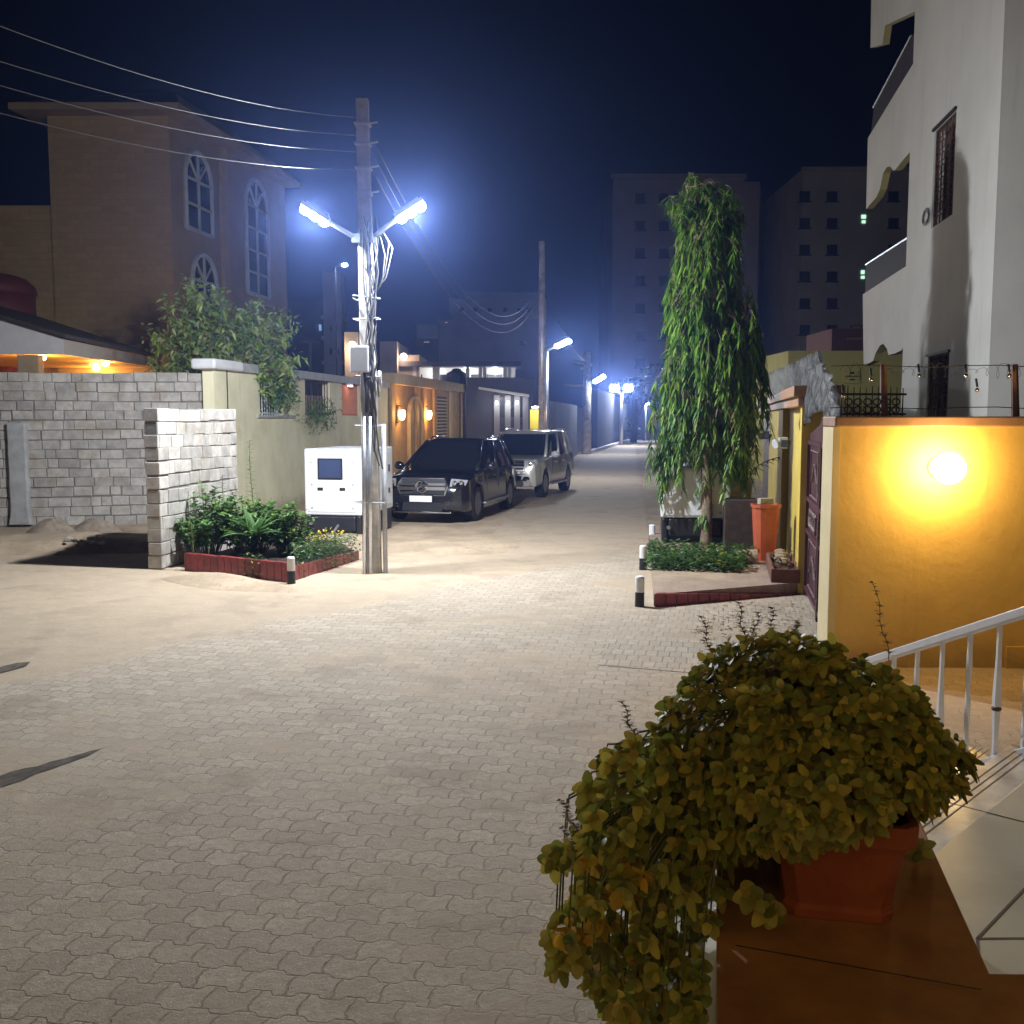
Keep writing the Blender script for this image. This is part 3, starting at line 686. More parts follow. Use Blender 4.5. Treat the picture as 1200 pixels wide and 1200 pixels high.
for (px, py, Y, m, lab, wt, nm) in ((413, 405, 49.6, M_bulb, 'warm wall lamp on the narrow house front beside the grey box', 90, 'wall_lamp'), (473, 418, 56.6, M_pinkbulb, 'pinkish wall lamp on the low dim house', 45, 'wall_lamp')):
    q = PL(px, py, (0, Y), (1, 0)); t = thing(nm, lab, 'wall lamp', q)
    b = MB(); b.box(q+Vector((0, .2, .1)), (.2, .4, .15)); b.build('bracket', M_fardark, t)
    b = MB(); b.ball(q, .2, 10); b.build('lamp_shade', m, t, smooth=True)
    point_lamp('lamp_light', q+Vector((0, -.35, -.25)), wt, (1, .68, .42), .1)
slab(527, 640, 350, 82, 10, 'flat_roof_block', M_farwarm, 'dim flat-roofed block with a row of small windows above the lit veranda', 'building', wins=[(x, 363, 6, 6, M_towerW) for x in (541, 557, 574, 592, 608, 620)])
slab(545, 634, 343, 84, 6, 'roof_penthouse', M_farwarm, 'pale set-back penthouse slab on top of the flat-roofed block', 'building', pyb=350.5)
slab(513, 640, 374, 74, 7, 'blank_dark_block', M_far, 'blank bluish dark block in front of the flat-roofed block', 'building', wins=[(523, 378, 5, 3, M_litwarm), (612, 402, 8, 5, M_towerW)])
slab(489, 513, 380, 72, 5, 'stair_tower_block', M_far, 'small pale upper storey sticking out beside the blank dark block', 'building', pyb=396, wins=[])
slab(487, 513, 396.5, 73, 5, 'recessed_storey', M_fardark, 'dark recessed storey under the small pale upper storey', 'building', wins=[(500, 401, 8, 3, M_litwarm)])
# lit veranda
Yv = 57
va, vb = PL(452, 440, (0, Yv), (1, 0)), PL(604, 440, (0, Yv), (1, 0)); z0 = PL(530, 449, (0, Yv), (1, 0)).z; z1 = PL(530, 432, (0, Yv), (1, 0)).z
ver = thing('veranda_house', 'house with a brightly lit white upper veranda behind the ochre facade', 'house', ((va.x+vb.x)/2, Yv, 0))
b = MB(); b.box(((va.x+vb.x)/2, Yv+2.6, 2.4), (vb.x-va.x, 3, 4.8+z1-z0)); b.build('back_wall', M_porch, ver)
b = MB(); b.box(((va.x+vb.x)/2, Yv+.9, z1+.25), (vb.x-va.x+.6, 2.6, .28)); b.build('roof', M_fardark, ver)
b = MB(); b.box(((va.x+vb.x)/2, Yv+.5, z0/2-.2), (vb.x-va.x, 1.6, z0-.1)); b.build('lower_wall', M_fardark, ver)
for px in (466, 486, 509, 513, 548, 563, 568, 592, 597):
    p = PL(px, 440, (0, Yv), (1, 0)); b = MB(); b.box((p.x, Yv+.1, (z0+z1)/2+.05), (.2, .25, z1-z0+.2)); b.build('column', M_porch, ver)
for px, w in ((473, 6), (490, 6), (520, 16), (556, 10), (578, 20)):
    p = PL(px, 444, (0, Yv), (1, 0)); b = MB(); b.box((p.x, Yv+1.08, z0+.28), (w*Yv/F, .05, .5)); b.build('window', M_darkwin, ver)
for px in (484, 510, 547, 580):
    p = PL(px, 434, (0, Yv), (1, 0)); b = MB(); b.lathe((p.x, Yv+.45, z1+.08), [(.0, -.08), (.13, -.05), (.15, .0)], 8); b.build('downlight', M_bulbwhite, ver)
    point_lamp('veranda_light', (p.x, Yv+.45, z1-.2), 26, (1, .97, .92), .1)
q = PL(535, 442, (0, 52), (1, 0))
b = MB(); b.lathe((q.x, 52, q.z-.6), [(.52, 0), (.55, .55), (.5, .8), (.25, .93), (.2, 1.02), (0, 1.05)], 16); b.box((q.x, 52, (q.z-.6)/2), (.9, .9, q.z-.62))
solo(b, 'water_tank', M_black, 'black plastic water tank silhouetted against the lit veranda', 'water tank', (q.x, 52, 0), smooth=False)
# dark villa with lit pilasters
Yd = 46; dk = thing('dark_villa', 'dark villa front with white uplit pilasters and a pale canopy line', 'house', PL(585, 490, (0, Yd), (1, 0)))
a, c = PL(546, 490, (0, Yd), (1, 0)), PL(626, 490, (0, Yd), (1, 0))
b = MB(); b.box(((a.x+c.x)/2, Yd+2.5, 2.05), (c.x-a.x, 4, 4.1)); b.build('wall_body', M_fardark, dk)
zc = PL(585, 460, (0, Yd), (1, 0)).z
b = MB(); b.prism([Vector((PL(561, 456, (0, Yd), (1, 0)).x, Yd-.3, PL(561, 456, (0, Yd), (1, 0)).z)), Vector((PL(620, 465, (0, Yd), (1, 0)).x, Yd-.3, PL(620, 465, (0, Yd), (1, 0)).z)), Vector((PL(620, 465, (0, Yd), (1, 0)).x, Yd+.6, PL(620, 465, (0, Yd), (1, 0)).z)), Vector((PL(561, 456, (0, Yd), (1, 0)).x, Yd+.6, PL(561, 456, (0, Yd), (1, 0)).z))], (0, 0, .1)); b.build('canopy', M_porch, dk)
for i, px in enumerate((582, 595, 606, 616)):
    p = PL(px, 480, (0, Yd), (1, 0)); zt_ = PL(px, 463, (0, Yd), (1, 0)).z
    b = MB(); b.box((p.x, Yd+.4, zt_/2), (.26, .2, zt_)); b.build('pilaster', M_far, dk)
    if i < 3:
        p2_ = PL(px+6, 470, (0, Yd), (1, 0)); b = MB(); b.box((p2_.x, Yd+.485, 2.75), (.3, .05, .9)); b.build('window', M_darkwin, dk)
        q = Vector((p.x, Yd+.05, 2.95)); b = MB(); b.box(q, (.1, .1, .14)); b.build('downlight', M_bulbwhite, dk)
        point_lamp('pilaster_light', q+Vector((0, -.12, -.12)), 5, (.92, 1, .95), .05)
# yellow sign
q0, q1 = PL(621, 480, (0, 43), (1, 0)), PL(633, 503, (0, 43), (1, 0)); cx = (q0.x+q1.x)/2
t = thing('yellow_sign', 'tall plain yellow sign board standing beside the dark villa', 'sign', (cx, 43, 0))
b = MB(); b.box((cx, 43, (q0.z+q1.z)/2), (q1.x-q0.x, .12, q0.z-q1.z)); b.build('sign_board', M_signy, t, bevel=.02)
b = MB(); b.box((cx, 43.02, q1.z/2), (.12, .1, q1.z)); b.build('post', M_greymetal, t)
b = MB(); b.tube([(cx, 42.6, q0.z+.12), (cx, 43, q0.z+.12)], .03); b.box((cx, 42.55, q0.z+.1), (.3, .1, .06)); b.build('sign_light', M_bulbwhite, t)
point_lamp('sign_glow', (cx, 42.35, q0.z-.05), 14, (1, .98, .85), .05)
# far compound walls and end of the road
def fwall(pts, z1, mat, lab, th=.4):
    b = MB()
    for a, c in zip(pts, pts[1:]): b.wall(a, c, th, -.05, z1)
    return solo(b, 'compound_wall', mat, lab, 'wall', (pts[0][0], pts[0][1], 0))
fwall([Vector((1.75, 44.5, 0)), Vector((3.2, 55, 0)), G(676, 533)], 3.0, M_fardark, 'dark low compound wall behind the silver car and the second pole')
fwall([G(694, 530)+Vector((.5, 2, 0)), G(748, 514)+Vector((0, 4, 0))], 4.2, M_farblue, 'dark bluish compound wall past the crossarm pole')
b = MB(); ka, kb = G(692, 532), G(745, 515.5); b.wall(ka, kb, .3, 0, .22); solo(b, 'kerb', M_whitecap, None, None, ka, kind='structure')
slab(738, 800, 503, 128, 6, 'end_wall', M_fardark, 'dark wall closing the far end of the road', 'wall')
slab(645, 690, 480, 70, 8, 'low_block', M_far, 'low bluish building behind the crossarm pole', 'building', wins=[(672, 481, 20, 5, M_far)])
# two far trees
def leaf_cloud(mb, c, r, n, L, w, sc_=(1, 1, 1), hang=.2):
    for _ in range(n):
        while True:
            v = Vector((U(-1, 1), U(-1, 1), U(-1, 1)))
            if .25 < v.length < 1: break
        v = v*(v.length**-.35)
        p = Vector(c)+Vector((v.x*r*sc_[0], v.y*r*sc_[1], v.z*r*sc_[2]))
        d = (v.normalized()+Vector((U(-1, 1), U(-1, 1), U(-1.2, .6)))*.8); mb.leaf(p, d, Vector((U(-1, 1), U(-1, 1), 1)), L*U(.7, 1.3), w*U(.7, 1.2), prof=(.15, 1, .6, .05), droop=hang)
q = PL(742, 512, (0, 92), (1, 0)); base = Vector((q.x, 92, 0))
t = thing('street_tree', 'small pale trunked tree at the far end of the road', 'tree', base)
b = MB(); b.tube([base, base+Vector((.2, 0, 2)), base+Vector((.1, 0, 4))], [.35, .3, .22], 7)
b.tube([base+Vector((.2, 0, 2.2)), base+Vector((1.6, 0, 4.6)), base+Vector((2.4, 0, 5.2))], [.2, .15, .08], 6); b.tube([base+Vector((.1, 0, 3.6)), base+Vector((-.9, .3, 4.6))], [.18, .08], 6); b.build('trunk', M_bark, t, smooth=True)
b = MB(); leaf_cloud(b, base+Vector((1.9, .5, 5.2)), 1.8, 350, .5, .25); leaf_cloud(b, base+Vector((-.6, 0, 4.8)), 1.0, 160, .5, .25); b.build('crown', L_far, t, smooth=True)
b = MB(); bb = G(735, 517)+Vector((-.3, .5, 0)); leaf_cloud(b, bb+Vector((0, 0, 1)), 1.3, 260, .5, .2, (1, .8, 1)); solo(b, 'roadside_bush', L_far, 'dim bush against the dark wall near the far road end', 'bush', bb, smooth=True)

# ------------------------------------------------------------------ towers
def tower(px0, px1, pxs, pyt, Y, depth, mat, lab, cols, rows, ww, wh, lit=()):
    a, c = PL(px0, 490, (0, Y), (1, 0)), PL(px1, 490, (0, Y), (1, 0)); zt = PL((px0+px1)/2, pyt, (0, Y), (1, 0)).z
    t = thing('apartment_tower', lab, 'building', ((a.x+c.x)/2, Y, 0))
    b = MB(); b.box(((a.x+c.x)/2, Y+depth/2, zt/2), (c.x-a.x, depth, zt))
    if pxs: e = PL(pxs, 490, (0, Y+depth), (1, 0)); b.prism([Vector((c.x, Y+.5, 0)), Vector((c.x, Y+depth, 0)), Vector((e.x, Y+depth, 0)), Vector((c.x+(e.x-c.x)*.3, Y+.5, 0))], (0, 0, zt-.6))
    b.build('wall_body', mat, t)
    b = MB(); b.box(((a.x+c.x)/2, Y-.15, zt-.2), (c.x-a.x+.4, .5, .5)); b.build('parapet', mat, t)
    for y in rows:
        for x in cols:
            p = PL(x, y, (0, Y), (1, 0)); s = Y/F; b = MB()
            b.box((p.x, Y-.01, p.z), (ww*s, .06, wh*s)); b.box((p.x, Y-.06, p.z-wh*s/2-.08), (ww*s+.3, .2, .12))
            b.build('window', M_towerW, t)
    for (x, y, w, h) in lit:
        p = PL(x, y, (0, Y), (1, 0)); s = Y/F; b = MB(); b.box((p.x, Y-.04, p.z), (w*s, .06, h*s)); b.build('lit_window', M_litgreen, t)
R_ = [232+32.2*i for i in range(8)]
tower(716, 866, 890, 205, 112, 16, M_towerA, 'broad dusky apartment tower behind the weeping tree', (750, 778, 795), R_, 11, 10)
tower(934, 1062, None, 197, 104, 16, M_towerB, 'pale apartment tower between the weeping tree and the white house', (943, 975, 1047), [230+31.3*i for i in range(6)], 12, 11, [(1012, 254, 5, 4), (1012, 260, 4, 3), (1011, 319, 4, 4), (1011, 325, 4, 3)])
tower(886, 936, None, 283, 125, 12, M_towerA, 'lower dark apartment block squeezed between the two towers', (905, 925), [305+27*i for i in range(4)], 9, 9)
slab(972, 1020, 385, 70, 6, 'reddish_house', Mt('dull_brick_red', (.20, .09, .07), .9, .1), 'dull red house with pale window hoods below the pale tower', 'house', wins=[(1003, 384, 12, 4, M_farwarm), (1000, 397, 20, 4, M_farwarm)])

# ------------------------------------------------------------------ white house on the right
HD = Vector((sin(math.atan(.135)), cos(math.atan(.135)), 0)); HN = Vector((-HD.y, HD.x, 0))   # HN points to the street
H0 = PY(1157, 480, 16); H0 = Vector((H0.x, 16, 0))
def hp(px, py):
    p = PL(px, py, H0, HD); return ((Vector((p.x, p.y, 0))-H0).dot(HD), p.z)
def HP(u, z, o=0.0): return H0+HD*u+HN*o+Vector((0, 0, z))
wh = thing('white_house', 'tall white rendered house with scalloped balcony arches behind the yellow wall', 'house', H0)
def hrect(b, u0, u1, z0, z1, th=.3):
    b.prism([HP(u0, z0), HP(u1, z0), HP(u1, z1), HP(u0, z1)], -HN*th)
(w1a, w1t), (w1b, w1u) = hp(1121, 127), hp(1091, 268)
(w2a, w2t), (w2b, _) = hp(1112.5, 413), hp(1086, 470)
w1z1 = w1t-.02; w1z0 = w1u
w2z1 = w2t; w2z0 = w2t-1.9
ub = hp(1062, 300)[0]; ue = hp(1011.5, 330)[0]; zH = 13.5
b = MB()
hrect(b, 0, min(w1a, w2a), -.1, zH); hrect(b, max(w1b, w2b), ub, -.1, zH)
lo, hi = min(w1a, w2a), max(w1b, w2b)
hrect(b, lo, w2a, -.1, w2z1) if w2a > lo else None
hrect(b, lo, hi, -.1, w2z0); hrect(b, lo, hi, w2z1, w1z0); hrect(b, lo, hi, w1z1, zH)
if w2a-lo > .01: hrect(b, lo, w2a, w2z0, w2z1)
if hi-w2b > .01: hrect(b, w2b, hi, w2z0, w2z1)
if w1a-lo > .01: hrect(b, lo, w1a, w1z0, w1z1)
if hi-w1b > .01: hrect(b, w1b, hi, w1z0, w1z1)
b.wall(H0+HD*.001, H0+Vector((9, -3.3, 0)), .3, -.1, zH)
b.build('wall_body', M_house, wh)
for (ua, uc, z0, z1) in ((w1a, w1b, w1z0, w1z1), (w2a, w2b, w2z0, w2z1)):
    b = MB()
    for q0, q1 in (((ua, z0), (uc, z0)), ((ua, z1), (uc, z1)), ((ua, z0), (ua, z1)), ((uc, z0), (uc, z1)), (((ua+uc)/2, z0), ((ua+uc)/2, z1))):
        b.tube([HP(q0[0], q0[1], -.06), HP(q1[0], q1[1], -.06)], .03, 5)
    w = b.build('window', M_iron, wh)
    b = MB(); nu = 7; nz = int((z1-z0)/.22)
    for k in range(1, nu): u = ua+(uc-ua)*k/nu; b.tube([HP(u, z0, -.05), HP(u, z1, -.05)], .011, 5)
    for k in range(nz):
        for j in range(nu):
            cu, cz = ua+(uc-ua)*(j+.5)/nu, z0+(z1-z0)*(k+.5)/nz; r = .085
            b.tube([HP(cu+r*.9*cos(a_*pi/4), cz+r*sin(a_*pi/4), -.045) for a_ in range(9)], .008, 4, cap=False)
    b.build('grille', M_rust, w)
    b = MB(); hrect(b, ua, uc, z0, z1, .02); b.v = [tuple(Vector(v)-HN*.2) for v in b.v]; b.build('pane', M_darkwin, w)
    b = MB(); b.prism([HP(ua-.04, z1+.0, .002), HP(uc+.04, z1, .002), HP(uc+.04, z1+.05, .002), HP(ua-.04, z1+.05, .002)], HN*.04); b.build('lintel_trim', M_iron, w)
b = MB(); q = hp(1087, 254)
for r in (.16, .13, .10): b.tube([HP(q[0]+.3*0+r*cos(k*pi/6)*1.6, q[1]+r*sin(k*pi/6), .03+.01*r) for k in range(13)], .008, 4)
b.build('cable_coil', M_wire, wh)
# balcony bands with scalloped arches
def band(px_pts, th=.16):
    pts = [hp(*p) if p[0] < 1060 else (ub, hp(*p)[1]) for p in px_pts]; b = MB(); b.prism([HP(u, z) for u, z in pts], -HN*th); b.m = [0, 0]+[1]*(len(b.m)-2); return b
band([(1061.5, 312), (1061.5, 405), (1057, 410), (1049, 414), (1041, 416), (1039, 408), (1035, 403), (1031, 405), (1026, 414), (1023, 423), (1012, 429), (1011, 345)]).build('arch_band', [M_house, M_archedge], wh)
band([(1061.5, 86), (1061.5, 183), (1056, 190), (1050, 198), (1047, 200), (1043, 195), (1039, 196), (1035, 203), (1031, 222), (1027, 231), (1015, 245), (1017, 162)]).build('arch_band', [M_house, M_archedge], wh)
band([(1064, -60), (1064, 26), (1037, 30), (1034, 52), (1020, 56), (1022, -60)]).build('arch_band', [M_house, M_archedge], wh)
for (pts, zfl) in (([(1061.5, 278), (1061.5, 312), (1011, 345), (1012, 310)], None), ([(1065, 42), (1065, 72), (1017, 162), (1021, 126)], None)):
    b = band(pts, .04); b.v = [tuple(Vector(v)-HN*.06) for v in b.v]; bo = b.build('balustrade', [M_iron, M_iron], wh)
    u0, z0 = hp(*pts[0]); u1, z1 = hp(*pts[3]); b = MB(); b.tube([HP(u0, z0, -.05), HP(u1, z1, -.05)], .025, 6); b.build('handrail', M_steel, bo)
for zf in (hp(1061.5, 318)[1], hp(1061.5, 90)[1], zH-.4):
    b = MB(); b.prism([HP(ub+.01, zf-.2, -.28), HP(ue-.05, zf-.2, -.28), HP(ue-.05, zf-.2, -3.2), HP(ub+.01, zf-.2, -3.2)], (0, 0, .18)); b.build('balcony_slab', M_house, wh)
b = MB(); b.prism([HP(ub-.01, -.1, -.3), HP(ub-.01, zH, -.3), HP(ub-.01, zH, -7), HP(ub-.01, -.1, -7)], -HD*.2); b.build('end_wall', M_house, wh)
b = MB(); b.box(HP(ue-.3, zH/2-.2, -3.0), (.3, .3, zH-.4), -A); b.build('corner_column', M_archedge, wh)
b = MB(); q = PL(1138, -2, H0+Vector((0, -.1, 0)), (1, 0)); 
# pale yellow building behind
t, base, zt = slab(922, 1075, 411, 33, 6, 'yellow_house', M_ylwbldg, 'pale yellow low house seen under the arch of the white house', 'house', wins=[(998, 437, 9, 6, M_dark), (998, 445, 11, 5, M_dark)])

# ------------------------------------------------------------------ yellow wall, gate, piers
YW = 9.15; yc = G(978, 783); YW = yc.y
xL = PL(978, 600, (0, YW), (1, 0)).x; zC = PL(1090, 500, (0, YW), (1, 0)).z; zT = PL(1090, 488, (0, YW), (1, 0)).z
yw = thing('yellow_wall', 'low yellow ochre rendered wall with brown coping lit by a round amber lamp', 'wall', (xL, YW, 0))
b = MB(); b.wall((xL, YW), (xL+6, YW), .28, -.1, zC); b.build('wall_body', M_yellow, yw)
b = MB(); b.wall((xL-.03, YW-.035), (xL+6, YW-.035), .36, zC, zT); b.build('coping', M_coping, yw, bevel=.012)
b = MB(); b.wall((xL-.035, YW-.006), (xL+.03, YW-.006), .292, -.1, zC-.004); b.build('corner_edge', M_creamedge, yw)
b = MB(); b.wall((PL(1178, 770, (0, YW), (1, 0)).x, YW-.03), (xL+6, YW-.03), .035, -.05, .2); b.build('skirting', M_yellow, yw)
# amber wall lamp
lq = PL(1113, 549, (0, YW-.25), (1, 0))
wlmp = thing('wall_lamp', 'round amber bulkhead lamp shining on the yellow wall', 'wall lamp', (lq.x, YW, lq.z))
b = MB(); b.lathe((lq.x, YW-.002, lq.z), [(.09, 0), (.09, .02), (.05, .03), (.05, .14)], 24, 0, (0, -1, 0)); b.build('base_plate', M_creamedge, wlmp)
b = MB(); b.ball((lq.x, YW-.25, lq.z), .135, 20, 0, (1, .8, 1)); b.build('globe', M_globe, wlmp, smooth=True)
# gate plane
GD = Vector((sin(math.atan(.21)), cos(math.atan(.21)), 0)); GN = Vector((-GD.y, GD.x, 0))
g0 = G(944, 697); g0 = Vector((g0.x, g0.y, 0))
def gp(px, py): p = PL(px, py, g0, GD); return (Vector((p.x, p.y, 0))-g0).dot(GD), p.z
def GP(u, z, o=0.0): return g0+GD*u+GN*o+Vector((0, 0, z))
ug0 = -3.45; ug1 = -.03
gate = thing('metal_gate', 'tall dark maroon metal gate with raised ornaments between yellow walls', 'gate', GP(ug1, 0))
um = gp(967, 480)[0]; zpk = gp(967, 478)[1]
b = MB(); zsh = 2.05
b.prism([GP(ug0, .05), GP(ug1, .05), GP(ug1, zsh), GP(um+.55, zsh+.12), GP(um, zpk), GP(um-.55, zsh+.12), GP(ug0, zsh)], -GN*.05); b.build('gate_panel', M_gate, gate)
b = MB()
for z in (.12, .85, 1.25, 1.95): b.box(GP((ug0+ug1)/2, z, .012), (.04, ug1-ug0-.06, .05), -math.atan(.21))
for u in (ug0+.08, um, um+.08, ug1-.08): b.box(GP(u, 1.0, .014), (.045, .05, 1.95), -math.atan(.21))
b.build('rail_bars', M_gate, gate)
for uc in (um-.85, um+.85):
    for za, zb in ((.22, .78), (1.32, 1.86)):
        b = MB(); b.tube([GP(uc-.5, za, .02), GP(uc+.5, za, .02), GP(uc+.5, zb, .02), GP(uc-.5, zb, .02), GP(uc-.5, za, .02)], .012, 5)
        b.tube([GP(uc-.36, (za+zb)/2-.1, .02), GP(uc, (za+zb)/2+.12, .02), GP(uc+.36, (za+zb)/2-.1, .02)], .014, 5); b.build('ornament', M_gatedet, gate)
    b = MB()
    for k in range(5): b.tube([GP(uc-.4+.2*k+.105*cos(j*pi/5), 1.05+.11*sin(j*pi/5), .03) for j in range(11)], .009, 4)
    b.build('ornament', M_gatedet, gate)
for uc in (um-.15, um+.2): b = MB(); b.tube([GP(uc, .95, .05), GP(uc, 1.15, .05)], .015, 6); b.build('handle', M_gatedet, gate)
# crumpled translucent sheeting above gate and pier
def sheetm():
    m, nt, p = nodes('grey_plastic_sheeting'); T = NT(nt); P = T.pos()
    mp = T.n('ShaderNodeMapping'); T.put(mp.inputs[0], P); mp.inputs['Scale'].default_value = (14, 14, 1.6)
    f = T.noise(mp.outputs[0], 1.0, 6, .7)
    T.put(p.inputs['Base Color'], T.mix(T.ramp(f, .35, .7), (.035, .035, .04, 1), (.14, .14, .15, 1))); p.inputs['Roughness'].default_value = .6
    tr = T.n('ShaderNodeBsdfTransparent'); mx = T.n('ShaderNodeMixShader'); T.put(mx.inputs[0], T.ramp(f, .3, .66, .22, .8))
    out = [n for n in nt.nodes if n.type == 'OUTPUT_MATERIAL'][0]
    nt.links.new(tr.outputs[0], mx.inputs[1]); nt.links.new(p.outputs[0], mx.inputs[2]); nt.links.new(mx.outputs[0], out.inputs[0])
    T.put(p.inputs['Normal'], T.bump(f, .6, .03)); return m
M_sheet = sheetm()
def crumple(top, bot, n, lab, o0=0.02):
    """hanging sheet between a top and a bottom picture outline on the gate plane"""
    b = MB(); vs = []; m = 9
    for i in range(n+1):
        t = i/n
        def at(L):
            x = t*(len(L)-1); k = min(int(x), len(L)-2); f = x-k
            a, c = gp(*L[k]), gp(*L[k+1]); return a[0]+(c[0]-a[0])*f, a[1]+(c[1]-a[1])*f
        (ut, zt_), (ub_, zb) = at(top), at(bot)
        for j in range(m+1):
            s = j/m; vs.append(GP(ut+(ub_-ut)*s, zt_+(zb-zt_)*s, o0+.035*sin(i*2.1+s*1.3)+.02*sin(i*5.3+j)+U(-.008, .008)))
    b.add(vs, [(i*(m+1)+j, i*(m+1)+j+1, (i+1)*(m+1)+j+1, (i+1)*(m+1)+j) for i in range(n) for j in range(m)])
    o = solo(b, 'plastic_sheeting', M_sheet, lab, 'sheeting', GP(um, 2), smooth=True)
    sdm = o.modifiers.new('thick', 'SOLIDIFY'); sdm.thickness = .004
    return o
crumple([(946, 437), (956, 432), (967, 424), (978, 437), (988, 462)], [(946, 505), (956, 488), (967, 479), (978, 487), (988, 497)], 26, 'crumpled grey plastic sheeting peaked above the maroon gate', .06)
crumple([(896, 437), (915, 428), (934, 418), (949, 411)], [(896, 470), (915, 468), (934, 464), (949, 463)], 30, 'long grey plastic sheeting standing on the coping of the yellow pier wall', -.12)
# pier wall beyond the gate
pw = thing('pier_wall', 'yellow pier wall with brown coping between the maroon gate and the weeping tree', 'wall', g0)
zcp = gp(944, 477)[1]
u905 = gp(905, 600)[0]; u922 = gp(922, 600)[0]; u937 = gp(936, 600)[0]; u893 = gp(894, 600)[0]
b = MB()
b.prism([GP(0, -.1), GP(u905, -.1), GP(u905, zcp), GP(0, zcp)], -GN*.3)
b.prism([GP(0, -.1, .002), GP(.28, -.1, .002), GP(.28, zcp-.002, .002), GP(0, zcp-.002, .002)], GN*.10)
b.prism([GP(u922, .0, .002), GP(u905-.02, .0, .002), GP(u905-.02, zcp-.002, .002), GP(u922, zcp-.002, .002)], GN*.10)
b.build('wall_body', M_yellow2, pw)
b = MB(); b.prism([GP(u905+.01, -.1, .02), GP(u893, -.1, .02), GP(u893, zcp, .02), GP(u905+.01, zcp, .02)], -GN*.3); b.build('brown_pier', M_brownpier, pw)
b = MB(); b.prism([GP(-.06, zcp, .16), GP(u893+.2, zcp, .16), GP(u893+.2, zcp+.12, .16), GP(-.06, zcp+.12, .16)], -GN*.5)
b.prism([GP(-.12, zcp+.122, .22), GP(u893+.3, zcp+.122, .22), GP(u893+.3, zcp+.26, .22), GP(-.12, zcp+.26, .22)], -GN*.62); b.build('coping', M_coping, pw, bevel=.01)
for px, py, lab, o_ in ((911, 510, 'small dark unlit lamp box high on the yellow pier', .1), (938, 519, 'grey unlit flood lamp sticking out beside the maroon gate', .12)):
    u, z = gp(px, py); c = GP(u, z, o_+.1); t = thing('wall_lamp', lab, 'wall lamp', GP(u, z, o_))
    b = MB(); b.box(c-GN*.05, (.06, .05, .05)); b.build('bracket', M_iron, t)
    b = MB(); b.box(c+GN*.02, (.12, .14, .16), -A); b.lathe(c+GN*.07, [(.05, 0), (.075, .08), (.0, .08)], 10, 0, (GN+Vector((0, -.6, -.3)))); b.build('housing', M_iron if px < 930 else M_greymetal, t, bevel=.01)
    b = MB(); b.box(c+Vector((-.02, -.08, -.01)), (.09, .01, .1), -A); b.build('lens', M_navyglass, t)
# iron fence with razor coil and bare bulbs over the yellow wall
zt_w = zT
fn = thing('iron_fence', 'rusty iron scroll fence standing on the brown coping of the yellow wall', 'fence', (xL+1.5, YW+.15, zt_w))
for px in (1036, 1190):
    p0_, p1_ = PL(px, 486, (0, YW+.15), (1, 0)), PL(px-1, 427, (0, YW+.15), (1, 0)); b = MB(); b.tube([Vector((p0_.x, YW+.15, zt_w)), p1_], [.035, .028], 6); b.build('post', M_rust, fn)
b = MB(); zmid = PL(1010, 462, (0, YW+.15), (1, 0)).z; xa = xL+.08; xb = xL+5.8
x_ = xa
while x_ < xb:
    tall = zmid+U(.0, .04)
    if x_ < PL(1062, 470, (0, YW+.15), (1, 0)).x or U(0, 1) > 1: b.tube([(x_, YW+.15, zt_w), (x_, YW+.15, tall+.05)], [.008, .004], 4)
    x_ += .055
for z in (zt_w+.02, zmid): b.tube([(xa, YW+.15, z), (PL(1062, 470, (0, YW+.15), (1, 0)).x, YW+.15, z)], .01, 4)
x_ = xa+.06
while x_ < PL(1060, 470, (0, YW+.15), (1, 0)).x:
    for zz in (zt_w+.06, zt_w+.13): b.tube([(x_+.035*cos(k*pi/4), YW+.14, zz+.03*sin(k*pi/4)) for k in range(9)], .007, 4, cap=False)
    x_ += .085
b.build('scroll_work', M_iron, fn)
b = MB()
for zz in (PL(1100, 429, (0, YW+.15), (1, 0)).z, PL(1100, 478, (0, YW+.15), (1, 0)).z):
    b.tube([(xa-.1+k*.3, YW+.15, zz+.01*sin(k*1.7)) for k in range(21)], .004, 4)
pts = []
for k in range(420): pts.append((xa+k*.0135, YW+.15+.07*cos(k*.9), PL(1100, 432, (0, YW+.15), (1, 0)).z-.02+.075*sin(k*.9)*(.6+.4*sin(k*.13))))
b.tube(pts, .002, 3)
b.build('barbed_wire', M_iron, fn)
for px, py, lab in ((988, 464, 'bare bulb on the wire at the gate end of the iron fence'), (1021, 445, 'bare bulb beside the fence post'), (1077, 440, 'bare bulb on the wire near the grilled window of the white house'), (1132, 440, 'bare bulb on the upper wire left of the house corner'), (1145, 457, 'bare bulb hanging lowest before the house corner'), (1183, 440, 'bare bulb past the corner of the white house')):
    q = PL(px, py, (0, YW+.1), (1, 0)); t = thing('bare_bulb', lab, 'light bulb', q, 0, 'unlit bulbs on the fence wire')
    b = MB(); b.tube([q+Vector((0, 0, .03)), q+Vector((0, .03, .10))], .01, 6); b.build('socket', M_iron, t)
    b = MB(); b.ball(q, .019, 10); b.build('glass', M_chrome, t, smooth=True)

